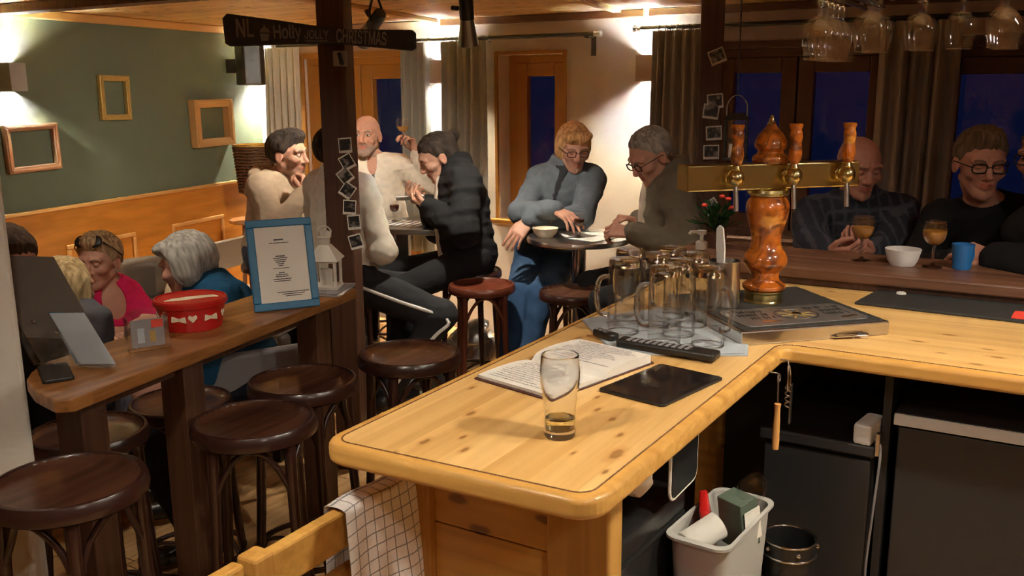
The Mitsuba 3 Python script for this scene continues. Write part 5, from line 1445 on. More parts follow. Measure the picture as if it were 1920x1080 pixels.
def hair_mesh(sp, HO, HA, s):
    kind, E = sp['hair'], np.eye(3)
    xs, ys = HAIRLINE.get(sp.get('line', 'short'))
    vol = sp.get('vol', .012)
    def fn(P):
        q = ((P - HO) @ HA.T / s).astype(np.float32)
        m = q.copy(); m[:, 1] = np.abs(m[:, 1])
        d = ell(q, (-.016, 0, .036), E, (.100 + vol, .078 + vol * .8, .088 + vol))
        top = sp.get('top', 0)
        if top: d = smin(d, ell(q, (.028, 0, .104), E, (.062, .058, .026 + top)), .02)
        line = np.interp(q[:, 0], xs, ys).astype(np.float32)
        d = d + vol * .85 * (1 - np.clip((q[:, 2] - line) / .034, 0, 1))
        d = smax(d, (line - q[:, 2]) * .8, .006)
        d = smax(d, -ell(m, (-.006, .090, -.006), E, (.022, .022, .032)), .006) if kind != 'long' and kind != 'bob' else d
        if kind == 'bun':
            d = smin(d, ell(q, (-.128, 0, .055), E, (.034, .036, .034)), .012)
            d = smin(d, ell(q, (-.06, 0, -.02), E, (.055, .066, .06)), .03)
        if kind == 'bob':
            e = ell(m, (-.030, .058, -.010), E, (.060, .036, .062))
            d = smin(d, smax(e, q[:, 0] - .035, .01), .02)
            d = smin(d, ell(m, (.050, .030, .088), E, (.045, .048, .026)), .02)
        if kind == 'long':
            d = smin(d, rcone(m, (-.030, .060, .0), (-.040, .070, -.150), .038, .030), .03)
            d = smin(d, rcone(q, (-.080, 0, .0), (-.080, 0, -.165), .055, .045), .04)
            d = smin(d, rcone(m, (.035, .062, .045), (.020, .080, -.13), .020, .022), .03)
        n = meshkit.noise(np.column_stack([q[:, 0] * 55, q[:, 1] * 95, q[:, 2] * 15]), 3) - .5
        n2 = meshkit.noise(np.column_stack([q[:, 0] * 120, q[:, 1] * 190, q[:, 2] * 30]), 5) - .5
        return (d * s + (n * .0075 + n2 * .0045) * sp.get('rough', 1.0) * s).astype(np.float32)
    lo, hi = HO - .20 * s, HO + .20 * s
    if kind == 'long': lo = lo - [0, 0, .06]
    m = nets(fn, lo, hi, .0042)
    q = (np.array(m.vertices) - HO) @ HA.T / s
    n = meshkit.noise(np.column_stack([q[:, 0] * 90, q[:, 1] * 170, q[:, 2] * 18]), 9)
    a, b = np.array(sp['hair_c'][0]), np.array(sp['hair_c'][1])
    return m, a + (b - a) * np.clip((n[:, None] - .2) * 1.6, 0, 1)


FINGERS = ((.030, (.043, .027, .021), .0088, .10), (.010, (.047, .030, .022), .0090, .02), (-.010, (.043, .028, .021), .0086, -.05), (-.028, (.034, .021, .018), .0076, -.14))


def hand_prims(wrist, x, palm, right, curl, thumb=.5, s=1.0):
    x = unit(x); z = -np.asarray(palm, float); z = unit(z - x * (z @ x)); y = np.cross(z, x) * (1 if right else -1)
    W = lambda p: wrist + (x * p[0] + y * p[1] + z * p[2]) * s
    palm_p, fing = [], []
    for (yi, ls, r, sp), c in zip(FINGERS, curl):
        palm_p.append((W((.0, yi * .55, 0)), W((.090, yi, 0)), .0125 * s, .0115 * s))
        p = np.array([.088, yi, 0.0]); a = 0.0; ch = []
        for L, bend, k in zip(ls, (62, 78, 50), (0, 1, 2)):
            a += math.radians(bend) * c + .06
            q = p + np.array([math.cos(a) * math.cos(sp), math.cos(a) * math.sin(sp), -math.sin(a)]) * L
            ch.append((W(p), W(q), (r - .0006 * k) * s, (r - .0006 * (k + 1)) * s)); p = q
        fing.append(ch)
    t = thumb
    tp = [np.array([.018, .026, -.006]), np.array([.046, .048 - .012 * t, -.012 - .014 * t]), np.array([.076, .060 - .030 * t, -.018 - .026 * t]), np.array([.100, .062 - .044 * t, -.020 - .034 * t])]
    fing.append([(W(tp[i]), W(tp[i + 1]), (.0125, .0108, .0095)[i] * s, (.0108, .0095, .0078)[i] * s) for i in range(3)])
    return palm_p, fing


def hand_sdf(prims):
    palm_p, fing = prims
    def fn(P):
        d = None
        for a, b, r1, r2 in palm_p:
            e = rcone(P, a, b, r1, r2); d = e if d is None else smin(d, e, .010)
        for ch in fing:
            f = None
            for a, b, r1, r2 in ch:
                e = rcone(P, a, b, r1, r2); f = e if f is None else smin(f, e, .003)
            d = smin(d, f, .0045)
        return d
    return fn


def union(parts_):
    try:
        ms = [m3.Manifold(m3.Mesh(np.asarray(p.vertices, np.float32), np.asarray(p.faces, np.uint32))) for p in parts_]
        if any(m.status() != m3.Error.NoError or m.num_tri() == 0 for m in ms): raise ValueError
        r = m3.Manifold.batch_boolean(ms, m3.OpType.Add).to_mesh()
        return mesh(r.vert_properties[:, :3], r.tri_verts)
    except Exception:
        return cat(*parts_)


def hdir(r, i, pitch=0):
    """A direction from its share to the picture's right, its share towards the bar, and its pitch in degrees."""
    h = unit(RT_ * r + IN_ * i); p = math.radians(pitch)
    return h * math.cos(p) + UP * math.sin(p)


def person(label, sp):
    k = thing('person', label, 'person')
    J = {a: np.array(b, float) for a, b in sp['j'].items()}
    hip, neck, head = J['hip'], J['neck'], J['head']
    sL, sR = J['shL'], J['shR']
    s = sp.get('hs', 1.0)
    skin = np.array(sp.get('skin', (.50, .27, .18)))
    u = unit((sL + sR) / 2 - hip); side = unit((sL - sR) - u * ((sL - sR) @ u)); fwd = np.cross(side, u)
    AX = np.array([fwd, side, u])
    HF = hdir(*sp['look']); HLft = unit(np.cross(UP, HF)); HU = np.cross(HF, HLft)
    rl = math.radians(sp.get('tilt', 0)); HLft, HU = HLft * math.cos(rl) + HU * math.sin(rl), HU * math.cos(rl) - HLft * math.sin(rl)
    HA = np.array([HF, HLft, HU])
    g = sp.get('girth', 1.0)
    mid = (sL + sR) / 2
    chest = mid * .70 + hip * .30; belly = mid * .38 + hip * .62 + fwd * .012
    hw = np.linalg.norm(sL - sR) / 2
    tor = [('e', chest, (.112 * g, max(.145, hw * .92) * g, .19)), ('e', belly, (.118 * g, .150 * g, .17)), ('e', hip + u * .02, (.125 * g, .168 * g, .13))]
    nb = head - HU * .07 * s - HF * .018 * s
    arms, hands = {}, {}
    for S_, sh in (('L', sL), ('R', sR)):
        if 'wr' + S_ not in J: continue
        el, wr = ik(sh, J['wr' + S_], J['el' + S_], .285, .250)
        arms[S_] = (sh, el, wr)
        h = sp.get('hand' + S_)
        if h:
            d = unit(np.array(h['to'], float) - wr) if 'to' in h else unit(h['dir'])
            hands[S_] = hand_prims(wr + (wr - el) / np.linalg.norm(wr - el) * .004, d, np.array(h['palm'], float), S_ == 'R', h.get('curl', (.35, .4, .45, .5)), h.get('thumb', .5), sp.get('hand_s', 1.0))
    legs = {}
    for S_, sg in (('L', 1), ('R', -1)):
        if 'kn' + S_ not in J: continue
        hj = hip + side * sg * .085 - u * .02
        kn, an = ik(hj, J['an' + S_], J['kn' + S_], .43, .43)
        legs[S_] = (hj, kn, an)

    def torso(P, o=0.0, flat=0.0):
        d = None
        for _, c, r in tor:
            e = ell(P, c, AX, np.array(r) + o); d = e if d is None else smin(d, e, .05)
        d = smin(d, rcone(P, sL - side * .03 + u * .0, sR + side * .03, .062 * g + o, .062 * g + o), .05)
        d = smin(d, rcone(P, neck - u * .01, mid + side * hw * .6 + u * .004, .048 + o, .042 + o), .04)
        d = smin(d, rcone(P, neck - u * .01, mid - side * hw * .6 + u * .004, .048 + o, .042 + o), .04)
        return d

    def arm(P, S_, o=0.0, end=1.0):
        a, b, c = arms[S_]
        c2 = b + (c - b) * end
        d = rcone(P, a, b, .052 * g + o, .043 * g + o)
        return smin(d, rcone(P, b, c2, .043 * g + o, (.028 if end > .95 else .033) + o), .02)

    def leg(P, S_, o=0.0):
        a, b, c = legs[S_]
        d = rcone(P, a, b, .086 * g + o, .058 + o)
        return smin(d, rcone(P, b, c, .058 + o, .038 + o), .03)

    # ---- body: head, neck, trunk, limbs and hands in one surface
    hs = head_sdf(s)
    neckf = lambda P: rcone(P, neck - u * .03, nb, .056, .052)
    def headf(P):
        q = ((P - head) @ HA.T / s).astype(np.float32)
        return smin(hs(q) * s, neckf(P), .018).astype(np.float32)
    def trunk(P):
        d = smin(torso(P), neckf(P), .03)
        for S_ in arms: d = smin(d, arm(P, S_), .03)
        for S_ in legs: d = smin(d, leg(P, S_), .04)
        return d.astype(np.float32)
    pts = [hip, neck, sL, sR] + [q for t in (*arms.values(), *legs.values()) for q in t]
    pieces = [nets(trunk, *bounds(pts, .20), .014)]
    lo, hi = head - .155 * s, head + .155 * s
    lo[2] = min(lo[2], neck[2] - .02)
    pieces.append(nets(headf, lo, hi, .0030 if sp.get('fine', True) else .0042))
    for S_, pr_ in hands.items():
        fnh = hand_sdf(pr_)
        a, b, c = arms[S_]
        f2 = lambda P, fnh=fnh, b=b, c=c: smin(fnh(P), rcone(P, b + (c - b) * .8, c, .031, .027), .012).astype(np.float32)
        hp_ = [q for ch in pr_[1] for e in ch for q in e[:2]] + [c, b + (c - b) * .8]
        pieces.append(nets(f2, *bounds(hp_, .036), .0027))
    body = union(pieces)
    V = np.array(body.vertices)
    q = ((V - head) @ HA.T / s).astype(np.float32)
    col = np.tile(skin, (len(V), 1))
    nearh = _len(q) < .165
    col[nearh] = head_colors(q[nearh], skin, sp)
    col *= (.93 + .14 * meshkit.noise(V * 60, 2))[:, None]
    part(k, 'body', body, 'vertex', True, color=np.clip(col, 0, 1))
    # ---- hair
    if sp.get('hair'):
        m, c = hair_mesh(sp, head, HA, s)
        part(k, 'hair', m, 'cloth_vertex', True, color=c)
    # ---- clothes
    def folds(P, amp, seed):
        n = meshkit.noise(np.column_stack([P @ side * 9, P @ fwd * 9, P @ u * 20]) + seed, seed) - .5
        n2 = meshkit.noise(P * 34 + seed, seed + 3) - .5
        return n * amp + n2 * amp * .35
    o = sp.get('top_o', .012); fold = sp.get('fold', .012); slv = sp.get('sleeve', .97)
    hem = sp.get('hem', -.10)
    def topf(P):
        d = torso(P, o)
        for S_ in arms: d = smin(d, arm(P, S_, o + .002, slv), .028)
        if sp.get('quilt'):
            d = d + .006 * np.abs(np.sin((P @ u) * 2 * math.pi / .11)) - .003
        d = d + folds(P, fold, 11)
        if sp.get('collar'):
            cn = neck + u * .015
            t = P - cn; h_ = t @ u; r_ = _len(t - h_[:, None] * u)
            ring_ = np.hypot(r_ - .072, (h_ - sp.get('collar_h', .018)) * .55) - sp['collar']
            d = smin(d, ring_, .016)
            d = smax(d, -rcone(P, neck + u * .02, nb + u * .1, .062, .075), .008)
        elif sp.get('vneck'):
            d = smax(d, -ell(P, neck + fwd * .095 - u * .02, AX, (.07, sp.get('vw', .05), sp.get('vh', .085))), .01)
            d = smax(d, -rcone(P, neck + u * .01, nb + u * .1, .066, .075), .008)
        else:
            d = smax(d, -rcone(P, neck + u * .012, nb + u * .1, .064, .075), .008)
        return smax(d, hem - (P - hip) @ u, .01).astype(np.float32)
    tp_ = [hip, neck, sL, sR] + [q for t in arms.values() for q in t]
    tm_ = nets(topf, *bounds(tp_, .21), .0075)
    tv = np.array(tm_.vertices)
    base = np.array(sp['top_c'])
    cc = np.tile(base, (len(tv), 1)) * (.9 + .2 * meshkit.noise(tv * 50, 4))[:, None]
    if sp.get('plaid'):
        a_, b_ = (tv @ side) / .045, (tv @ u) / .045
        line = (np.abs(a_ - np.floor(a_) - .5) > .38) | (np.abs(b_ - np.floor(b_) - .5) > .38)
        cc = np.where(line[:, None], np.array(sp['plaid']), cc)
    if sp.get('placket'):
        ff = ((tv - mid) @ fwd > .04) & (np.abs((tv - mid) @ side) < .008)
        for S_ in arms: ff &= arm(tv.astype(np.float32), S_, o) > .02
        cc = np.where(ff[:, None], np.array(sp['placket']), cc)
    part(k, sp.get('top_name', 'sweater'), tm_, 'cloth_vertex', True, color=np.clip(cc, 0, 1))
    if sp.get('inner'):      # a shirt or scarf seen at the neck of an open jacket
        def inf(P):
            d = torso(P, o * .5 + .004)
            d = smax(d, -rcone(P, neck + u * .03, nb + u * .1, .057, .07), .006)
            cn = neck + u * .02 + fwd * .012
            t = P - cn; h_ = t @ u; r_ = _len(t - h_[:, None] * u)
            d = smin(d, np.hypot(r_ - .066, (h_ - .012) * .6) - .016, .012)
            stp = np.abs((P - mid) @ side - sp.get('inner_off', 0)) - sp.get('inner_w', .05)
            d2 = smax(torso(P, o + .006), stp, .01)
            d2 = smax(d2, .0 - (P - mid) @ fwd, .01)
            ring_ = np.hypot(r_ - .066, (h_ - .012) * .6) - .018
            return smin(smax(d2, sp.get('inner_hem', -.05) - (P - hip) @ u, .01), ring_, .012).astype(np.float32)
        im = nets(inf, *bounds([hip, neck, sL, sR], .20), .0085)
        iv = np.array(im.vertices)
        part(k, 'inner_top', im, 'cloth_vertex', True, color=np.clip(np.tile(np.array(sp['inner']), (len(iv), 1)) * (.92 + .16 * meshkit.noise(iv * 40, 4))[:, None], 0, 1))
    if sp.get('hood'):
        hc = neck - fwd * .075 + u * .015
        hf_ = lambda P: (smin(ell(P, hc, AX, (.060, .125, .055)), smin(rcone(P, neck + side * .085 - fwd * .02 + u * .02, neck + fwd * .075 + side * .035 - u * .03, .030, .022), rcone(P, neck - side * .085 - fwd * .02 + u * .02, neck + fwd * .075 - side * .035 - u * .03, .030, .022), .01), .03) + folds(P, .014, 5)).astype(np.float32)
        hm = nets(hf_, *bounds([hc, neck], .22), .0075)
        hv = np.array(hm.vertices)
        part(k, 'hood', hm, 'cloth_vertex', True, color=np.clip(np.tile(np.array(sp['hood']), (len(hv), 1)) * (.9 + .2 * meshkit.noise(hv * 50, 4))[:, None], 0, 1))
    if legs:
        po = sp.get('leg_o', .010)
        def pant(P):
            d = ell(P, hip + u * .0, AX, (.135 * g + po, .175 * g + po, .13))
            for S_ in legs: d = smin(d, leg(P, S_, po), .035)
            d = d + folds(P, .010, 21)
            return smax(d, (P - hip) @ u - .10, .01).astype(np.float32)
        lp = [hip] + [q for t in legs.values() for q in t]
        pm = nets(pant, *bounds(lp, .20), .010)
        pv = np.array(pm.vertices)
        cc = np.tile(np.array(sp['leg_c']), (len(pv), 1)) * (.85 + .3 * meshkit.noise(pv * 40, 4))[:, None]
        if sp.get('worn'):
            for S_ in legs:
                a_, b_, _c = legs[S_]
                t = np.clip(1 - _len(pv - (a_ * .25 + b_ * .75) - UP * .06) / .13, 0, 1)[:, None]
                cc = cc * (1 - t * .7) + np.array(sp['worn']) * t * .7
        part(k, 'trousers', pm, 'cloth_vertex', True, color=np.clip(cc, 0, 1))
        if sp.get('stripe'):
            S_ = sp['stripe']; a_, b_, c_ = legs[S_]
            sd = side * (1 if S_ == 'L' else -1)
            out_ = unit(IN_ + sd * .4)
            ptsz = spline([a_ + out_ * .093, (a_ + b_) / 2 + out_ * .083, b_ + out_ * .070 + unit(b_ - a_) * .02, b_ * .8 + c_ * .2 + out_ * .066 + unit(b_ - a_) * .02, (b_ + c_) / 2 + out_ * .060, c_ + out_ * .052], 5)
            part(k, 'side_stripe', tube(ptsz, .009, 6), 'white_plastic', True)
        for S_ in legs:
            a_, b_, c_ = legs[S_]
            ft_ = unit(fwd * 1.0 - UP * (fwd @ UP)); ft_ = unit(ft_ * [1, 1, 0])
            sf = lambda P, c_=c_: smax(smin(rcone(P, c_ - UP * .045 - ft_ * .03, c_ - UP * .052 + ft_ * .15, .040, .034), rcone(P, c_, c_ - UP * .04, .046, .044), .03), (c_[2] - .086) - P[:, 2], .006).astype(np.float32)
            part(k, 'shoe', nets(sf, *bounds([c_ - ft_ * .05, c_ + ft_ * .18], .10), .009), sp.get('shoe', 'black_plastic'), True)
    # ---- spectacles
    if sp.get('glasses'):
        gm = []
        H_ = lambda p: head + (HF * p[0] + HLft * p[1] + HU * p[2]) * s
        up_ = .040 if sp['glasses'] == 'head' else 0
        for sg in (-1, 1):
            if sp['glasses'] == 'head':
                gm.append(mv(ball(1, (0, 0, 0), 2), (0, 0, 0)))
                V_ = np.array(gm[-1].vertices) * (.022, .029, .015)
                gm[-1] = mesh(np.array([H_((.058 + a, sg * .034 + b, .112 + c_ - a * .8)) for a, b, c_ in V_]), gm[-1].faces)
                gm.append(tube([H_((.052, sg * .064, .108)), H_((.02, sg * .094, .07)), H_((-.02, sg * .102, .03))], .0028, 6))
            else:
                lens = [H_((.101 - 1.2 * abs(b) * .12, sg * .0325 + b, .009 + c_)) for b, c_ in [(.0245 * math.copysign(abs(math.cos(t)) ** .6, math.cos(t)), .0155 * math.copysign(abs(math.sin(t)) ** .6, math.sin(t))) for t in np.linspace(0, 2 * math.pi, 21)[:-1]]]
                gm.append(tube(lens, sp.get('rim', .0018), 6, True))
                gm.append(tube(spline([H_((.096, sg * .057, .014)), H_((.05, sg * .077, .014)), H_((-.005, sg * .086, .010)), H_((-.02, sg * .085, -.004))], 4), .0018, 6))
        if sp['glasses'] != 'head': gm.append(tube([H_((.100, -.009, .012)), H_((.104, 0, .015)), H_((.100, .009, .012))], .0016, 6))
        part(k, 'spectacles' if sp['glasses'] != 'head' else 'sunglasses', cat(*gm), 'black_metal', True)
    return k, {'hands': hands, 'arms': arms, 'head': head, 'HA': HA, 'side': side, 'fwd': fwd}


PJ = {
    'young': {'head': (-3.504, 3.598, 1.318), 'neck': (-3.599, 3.592, 1.191), 'shR': (-3.532, 3.41, 1.163), 'shL': (-3.643, 3.743, 1.138), 'hip': (-3.632, 3.562, 0.815), 'elR': (-3.331, 3.313, 0.957), 'wrR': (-3.32, 3.506, 1.132), 'elL': (-3.555, 3.755, 0.879), 'wrL': (-3.433, 3.732, 0.972), 'knR': (-3.243, 3.513, 0.832), 'anR': (-3.216, 3.442, 0.3), 'knL': (-3.435, 3.748, 0.802), 'anL': (-3.415, 3.675, 0.3), 'hR': (-3.371, 3.573, 1.235), 'hL': (-3.303, 3.757, 0.998)},
    'white': {'head': (-2.981, 3.384, 1.358), 'neck': (-2.923, 3.321, 1.254), 'shL': (-3.087, 3.353, 1.201), 'shR': (-2.745, 3.273, 1.205), 'hip': (-2.858, 3.233, 0.8), 'elL': (-3.188, 3.434, 1.004), 'wrL': (-3.153, 3.489, 1.237), 'elR': (-2.593, 3.193, 1.0), 'wrR': (-2.767, 3.318, 1.151), 'knR': (-2.567, 3.338, 0.897), 'anR': (-2.587, 3.202, 0.3), 'knL': (-2.802, 3.582, 0.864), 'anL': (-2.765, 3.451, 0.3), 'hL': (-3.048, 3.454, 1.321), 'hR': (-2.846, 3.388, 1.239)},
    'bald': {'head': (-3.559, 4.296, 1.382), 'neck': (-3.57, 4.375, 1.25), 'shR': (-3.671, 4.264, 1.189), 'shL': (-3.411, 4.424, 1.205), 'hip': (-3.548, 4.384, 0.8), 'elL': (-3.241, 4.472, 1.083), 'wrL': (-3.277, 4.405, 1.285), 'elR': (-3.566, 4.125, 0.952), 'wrR': (-3.312, 4.027, 0.905), 'knR': (-3.362, 4.024, 0.778), 'anR': (-3.32, 3.973, 0.3), 'knL': (-3.215, 4.112, 0.777), 'anL': (-3.202, 4.044, 0.3), 'hL': (-3.288, 4.371, 1.366), 'hR': (-3.175, 3.997, 0.933)},
    'dark': {'head': (-2.762, 3.886, 1.312), 'neck': (-2.705, 3.948, 1.234), 'shL': (-2.551, 3.818, 1.204), 'shR': (-2.814, 4.085, 1.185), 'hip': (-2.594, 3.906, 0.815), 'elL': (-2.527, 3.66, 0.989), 'wrL': (-2.688, 3.704, 1.077), 'elR': (-2.875, 4.067, 0.973), 'wrR': (-2.829, 3.882, 1.076), 'knL': (-2.702, 3.564, 0.839), 'anL': (-2.585, 3.539, 0.3), 'knR': (-2.97, 3.828, 0.817), 'anR': (-2.895, 3.76, 0.3), 'hL': (-2.791, 3.723, 1.112), 'hR': (-2.878, 3.813, 1.108)},
    'blonde': {'head': (-2.192, 4.274, 1.352), 'neck': (-2.268, 4.328, 1.226), 'shR': (-2.403, 4.284, 1.185), 'shL': (-2.113, 4.339, 1.188), 'hip': (-2.359, 4.321, 0.815), 'elR': (-2.394, 4.006, 1.007), 'wrR': (-2.135, 3.964, 1.076), 'elL': (-2.014, 4.141, 1.015), 'wrL': (-2.271, 3.963, 1.015), 'knR': (-2.33, 3.766, 0.849), 'anR': (-2.228, 3.671, 0.3), 'knL': (-2.156, 3.808, 0.837), 'anL': (-2.153, 3.683, 0.3), 'hR': (-2.001, 3.917, 1.043), 'hL': (-2.305, 3.876, 0.94)},
    'gray': {'head': (-1.638, 3.949, 1.348), 'neck': (-1.578, 4.043, 1.249), 'shL': (-1.486, 3.883, 1.199), 'shR': (-1.684, 4.201, 1.178), 'hip': (-1.533, 4.085, 0.82), 'elL': (-1.386, 3.776, 1.009), 'wrL': (-1.613, 3.718, 1.035), 'elR': (-1.718, 4.219, 0.952), 'wrR': (-1.741, 4.072, 1.039), 'knL': (-1.744, 3.676, 0.896), 'anL': (-1.701, 3.596, 0.3), 'knR': (-1.908, 3.962, 0.86), 'anR': (-1.884, 3.886, 0.3), 'hL': (-1.698, 3.693, 1.044), 'hR': (-1.795, 3.997, 1.057)},
    'plaid': {'head': (-0.736, 3.914, 1.334), 'neck': (-0.756, 3.988, 1.2), 'shR': (-0.917, 3.934, 1.135), 'shL': (-0.591, 4.072, 1.143), 'hip': (-0.751, 4.073, 0.8), 'elR': (-0.879, 3.6, 0.995), 'wrR': (-0.727, 3.446, 1.065), 'elL': (-0.496, 3.829, 0.992), 'wrL': (-0.608, 3.539, 1.053), 'knR': (-0.741, 3.627, 0.774), 'anR': (-0.703, 3.559, 0.1), 'knL': (-0.582, 3.722, 0.772), 'anL': (-0.545, 3.654, 0.1), 'hR': (-0.656, 3.42, 1.075), 'hL': (-0.665, 3.464, 1.083)},
    'glasses': {'head': (-0.292, 3.762, 1.376), 'neck': (-0.271, 3.881, 1.23), 'shR': (-0.416, 3.8, 1.158), 'shL': (-0.112, 4.005, 1.157), 'hip': (-0.24, 4.028, 0.82), 'elR': (-0.416, 3.529, 1.029), 'wrR': (-0.312, 3.391, 1.085), 'elL': (-0.044, 3.751, 1.026), 'wrL': (-0.16, 3.504, 1.082), 'knR': (-0.288, 3.55, 0.807), 'anR': (-0.253, 3.487, 0.1), 'knL': (-0.126, 3.646, 0.806), 'anL': (-0.092, 3.584, 0.1), 'hR': (-0.217, 3.401, 1.094), 'hL': (-0.233, 3.413, 1.083)},
    'edge': {'head': (-0.086, 3.703, 1.409), 'neck': (-0.028, 3.726, 1.271), 'shR': (-0.087, 3.384, 1.187), 'shL': (0.043, 4.023, 1.188), 'hip': (0.009, 3.773, 0.85), 'elR': (-0.181, 2.977, 1.025), 'wrR': (-0.185, 3.261, 1.122), 'elL': (0.09, 3.716, 1.044), 'wrL': (-0.018, 3.423, 1.083), 'knR': (-0.076, 3.403, 0.904), 'anR': (-0.04, 3.339, 0.1), 'knL': (0.018, 3.62, 0.831), 'anL': (0.052, 3.56, 0.1), 'hR': (-0.256, 3.294, 1.135), 'hL': (-0.089, 3.266, 1.103)},
    'pink': {'head': (-3.626, 2.53, 0.92), 'neck': (-3.653, 2.563, 0.784), 'shR': (-3.679, 2.479, 0.747), 'shL': (-3.627, 2.654, 0.752), 'hip': (-3.681, 2.598, 0.5), 'elL': (-3.401, 2.534, 0.639), 'wrL': (-3.381, 2.397, 0.662), 'elR': (-3.574, 2.364, 0.609), 'wrR': (-3.374, 2.328, 0.656), 'knL': (-3.306, 2.395, 0.568), 'anL': (-3.243, 2.328, 0.1), 'knR': (-3.356, 2.304, 0.562), 'anR': (-3.292, 2.238, 0.1), 'hL': (-3.368, 2.326, 0.68), 'hR': (-3.267, 2.327, 0.681)},
    'backblond': {'head': (-3.209, 2.088, 0.92), 'neck': (-3.246, 2.087, 0.816), 'shL': (-3.362, 2.08, 0.778), 'shR': (-3.072, 2.096, 0.815), 'hip': (-3.142, 2.013, 0.52), 'elL': (-3.46, 2.073, 0.607), 'wrL': (-3.504, 2.21, 0.542), 'elR': (-3.092, 2.121, 0.628), 'wrR': (-3.347, 2.248, 0.555), 'knL': (-3.539, 2.22, 0.429), 'anL': (-3.513, 2.173, 0.1), 'knR': (-3.39, 2.253, 0.444), 'anR': (-3.355, 2.213, 0.1), 'hL': (-3.558, 2.292, 0.523), 'hR': (-3.5, 2.327, 0.523)},
    'bluegray': {'head': (-2.81, 2.326, 1.01), 'neck': (-2.747, 2.363, 0.912), 'shL': (-2.571, 2.275, 0.901), 'shR': (-2.89, 2.501, 0.853), 'hip': (-2.588, 2.399, 0.56), 'elL': (-2.557, 2.135, 0.786), 'wrL': (-2.704, 2.154, 0.832), 'elR': (-3.068, 2.508, 0.688), 'wrR': (-2.951, 2.329, 0.787), 'knL': (-2.628, 2.128, 0.739), 'anL': (-2.557, 2.059, 0.1), 'knR': (-2.927, 2.347, 0.657), 'anR': (-2.879, 2.286, 0.1), 'hL': (-2.779, 2.135, 0.841), 'hR': (-2.987, 2.285, 0.796)},
    'leftdark': {'head': (-2.824, 1.654, 1.122), 'neck': (-2.857, 1.659, 1.029), 'shL': (-3.097, 1.687, 0.956), 'shR': (-2.67, 1.623, 1.013), 'hip': (-2.824, 1.598, 0.54), 'elR': (-2.635, 1.627, 0.896), 'wrR': (-2.838, 1.791, 0.846), 'elL': (-3.169, 1.697, 0.786), 'wrL': (-3.124, 1.84, 0.776), 'hR': (-2.872, 1.86, 0.825), 'hL': (-3.108, 1.911, 0.781)},
}


def H(j, n, palm, curl=(.35, .40, .45, .50), thumb=.5):
    return {'to': PJ[n][j], 'palm': palm, 'curl': curl, 'thumb': thumb}


BROWN, BLACKH = ((.030, .018, .012), (.065, .038, .022)), ((.012, .009, .008), (.035, .024, .018))
DN = (0, 0, -1)
young, iy = person('young man in a beige hooded sweater facing right with his fist at his mouth', dict(
    j=PJ['young'], look=(.97, .30, -4), skin=(.46, .235, .155), hair='short', hair_c=BLACKH, line='short', vol=.013, top=.016, stubble=(.22, .12, .085), brow=(.03, .02, .015),
    top_name='hooded_sweater', top_c=(.43, .33, .23), top_o=.020, fold=.018, hood=(.43, .33, .23), handR=H('hR', 'young', tuple(IN_ * -.2 + RT_ * -.9), (.85, .95, 1.0, 1.0), .9), handL=H('hL', 'young', DN),
    leg_c=(.03, .035, .05), girth=.98))
white, iw = person('person in a white sweater seen from behind, head hidden by the left post', dict(
    j=PJ['white'], look=(.65, -.75, 0), skin=(.50, .26, .18), hair='short', hair_c=BLACKH, top_c=(.66, .60, .50), top_o=.020, fold=.018, collar=.018, hem=-.14,
    handL=H('hL', 'white', tuple(RT_ * .6 - IN_ * .5)), handR=H('hR', 'white', tuple(RT_ * -.9), (.6, .7, .8, .9)), leg_c=(.020, .020, .022), stripe='R', girth=.95, leg_o=.014, top_name='sweater'))
bald, ib = person('bald bearded man in a white half-zip top raising a stemmed beer glass', dict(
    j=PJ['bald'], look=(-.12, 1.0, 0), skin=(.47, .235, .155), hair=None, stubble=(.20, .155, .13), brow=(.06, .04, .03), top_c=(.70, .63, .52), top_o=.014, fold=.014, vneck=True, vw=.030, vh=.075, collar_h=.02, placket=(.10, .09, .08),
    handL=H('hL', 'bald', tuple(RT_ * -.8 + IN_ * .5), (.55, .6, .7, .75), .8), handR=H('hR', 'bald', DN), leg_c=(.02, .02, .022), girth=1.0, top_name='half_zip_top'))
dark, idk = person('dark-haired woman with a bun in a black padded jacket bent over her phone', dict(
    j=PJ['dark'], look=(-.95, .28, -30), skin=(.52, .29, .20), hair='bun', line='pulled', hair_c=BLACKH, vol=.008, brow=(.03, .02, .015), closed=True, hs=.97,
    top_c=(.008, .008, .009), top_o=.028, fold=.020, quilt=True, collar=.028, collar_h=.03, top_name='padded_jacket', inner=(.66, .60, .50), inner_w=.045, inner_off=0,
    handL=H('hL', 'dark', tuple(-IN_ * .5 + UP * .8), (.45, .5, .55, .6), .6), handR=H('hR', 'dark', tuple(IN_ * .4 + UP * .8), (.45, .5, .55, .6), .6), leg_c=(.010, .010, .011), girth=.93))
blonde, ibl = person('short-haired strawberry blonde woman with glasses in a grey-blue zip cardigan leaning on the round table', dict(
    j=PJ['blonde'], look=(.18, 1.0, -20), skin=(.55, .29, .20), hair='bob', line='fringe', hair_c=((.46, .22, .075), (.78, .46, .20)), vol=.012, brow=(.25, .14, .07), closed=True, glasses='face', hs=.98,
    top_c=(.070, .080, .092), top_o=.018, fold=.018, collar=.022, collar_h=.028, placket=(.012, .012, .014), top_name='cardigan', inner=(.02, .02, .022), inner_w=.02, inner_hem=.3,
    handR=H('hR', 'blonde', tuple(UP * -.8 - IN_ * .2), (.22, .25, .3, .35), .3), handL=H('hL', 'blonde', tuple(UP * -.6 - IN_ * .6), (.18, .2, .25, .3), .3), leg_c=(.018, .040, .085), worn=(.055, .095, .16), girth=.97))
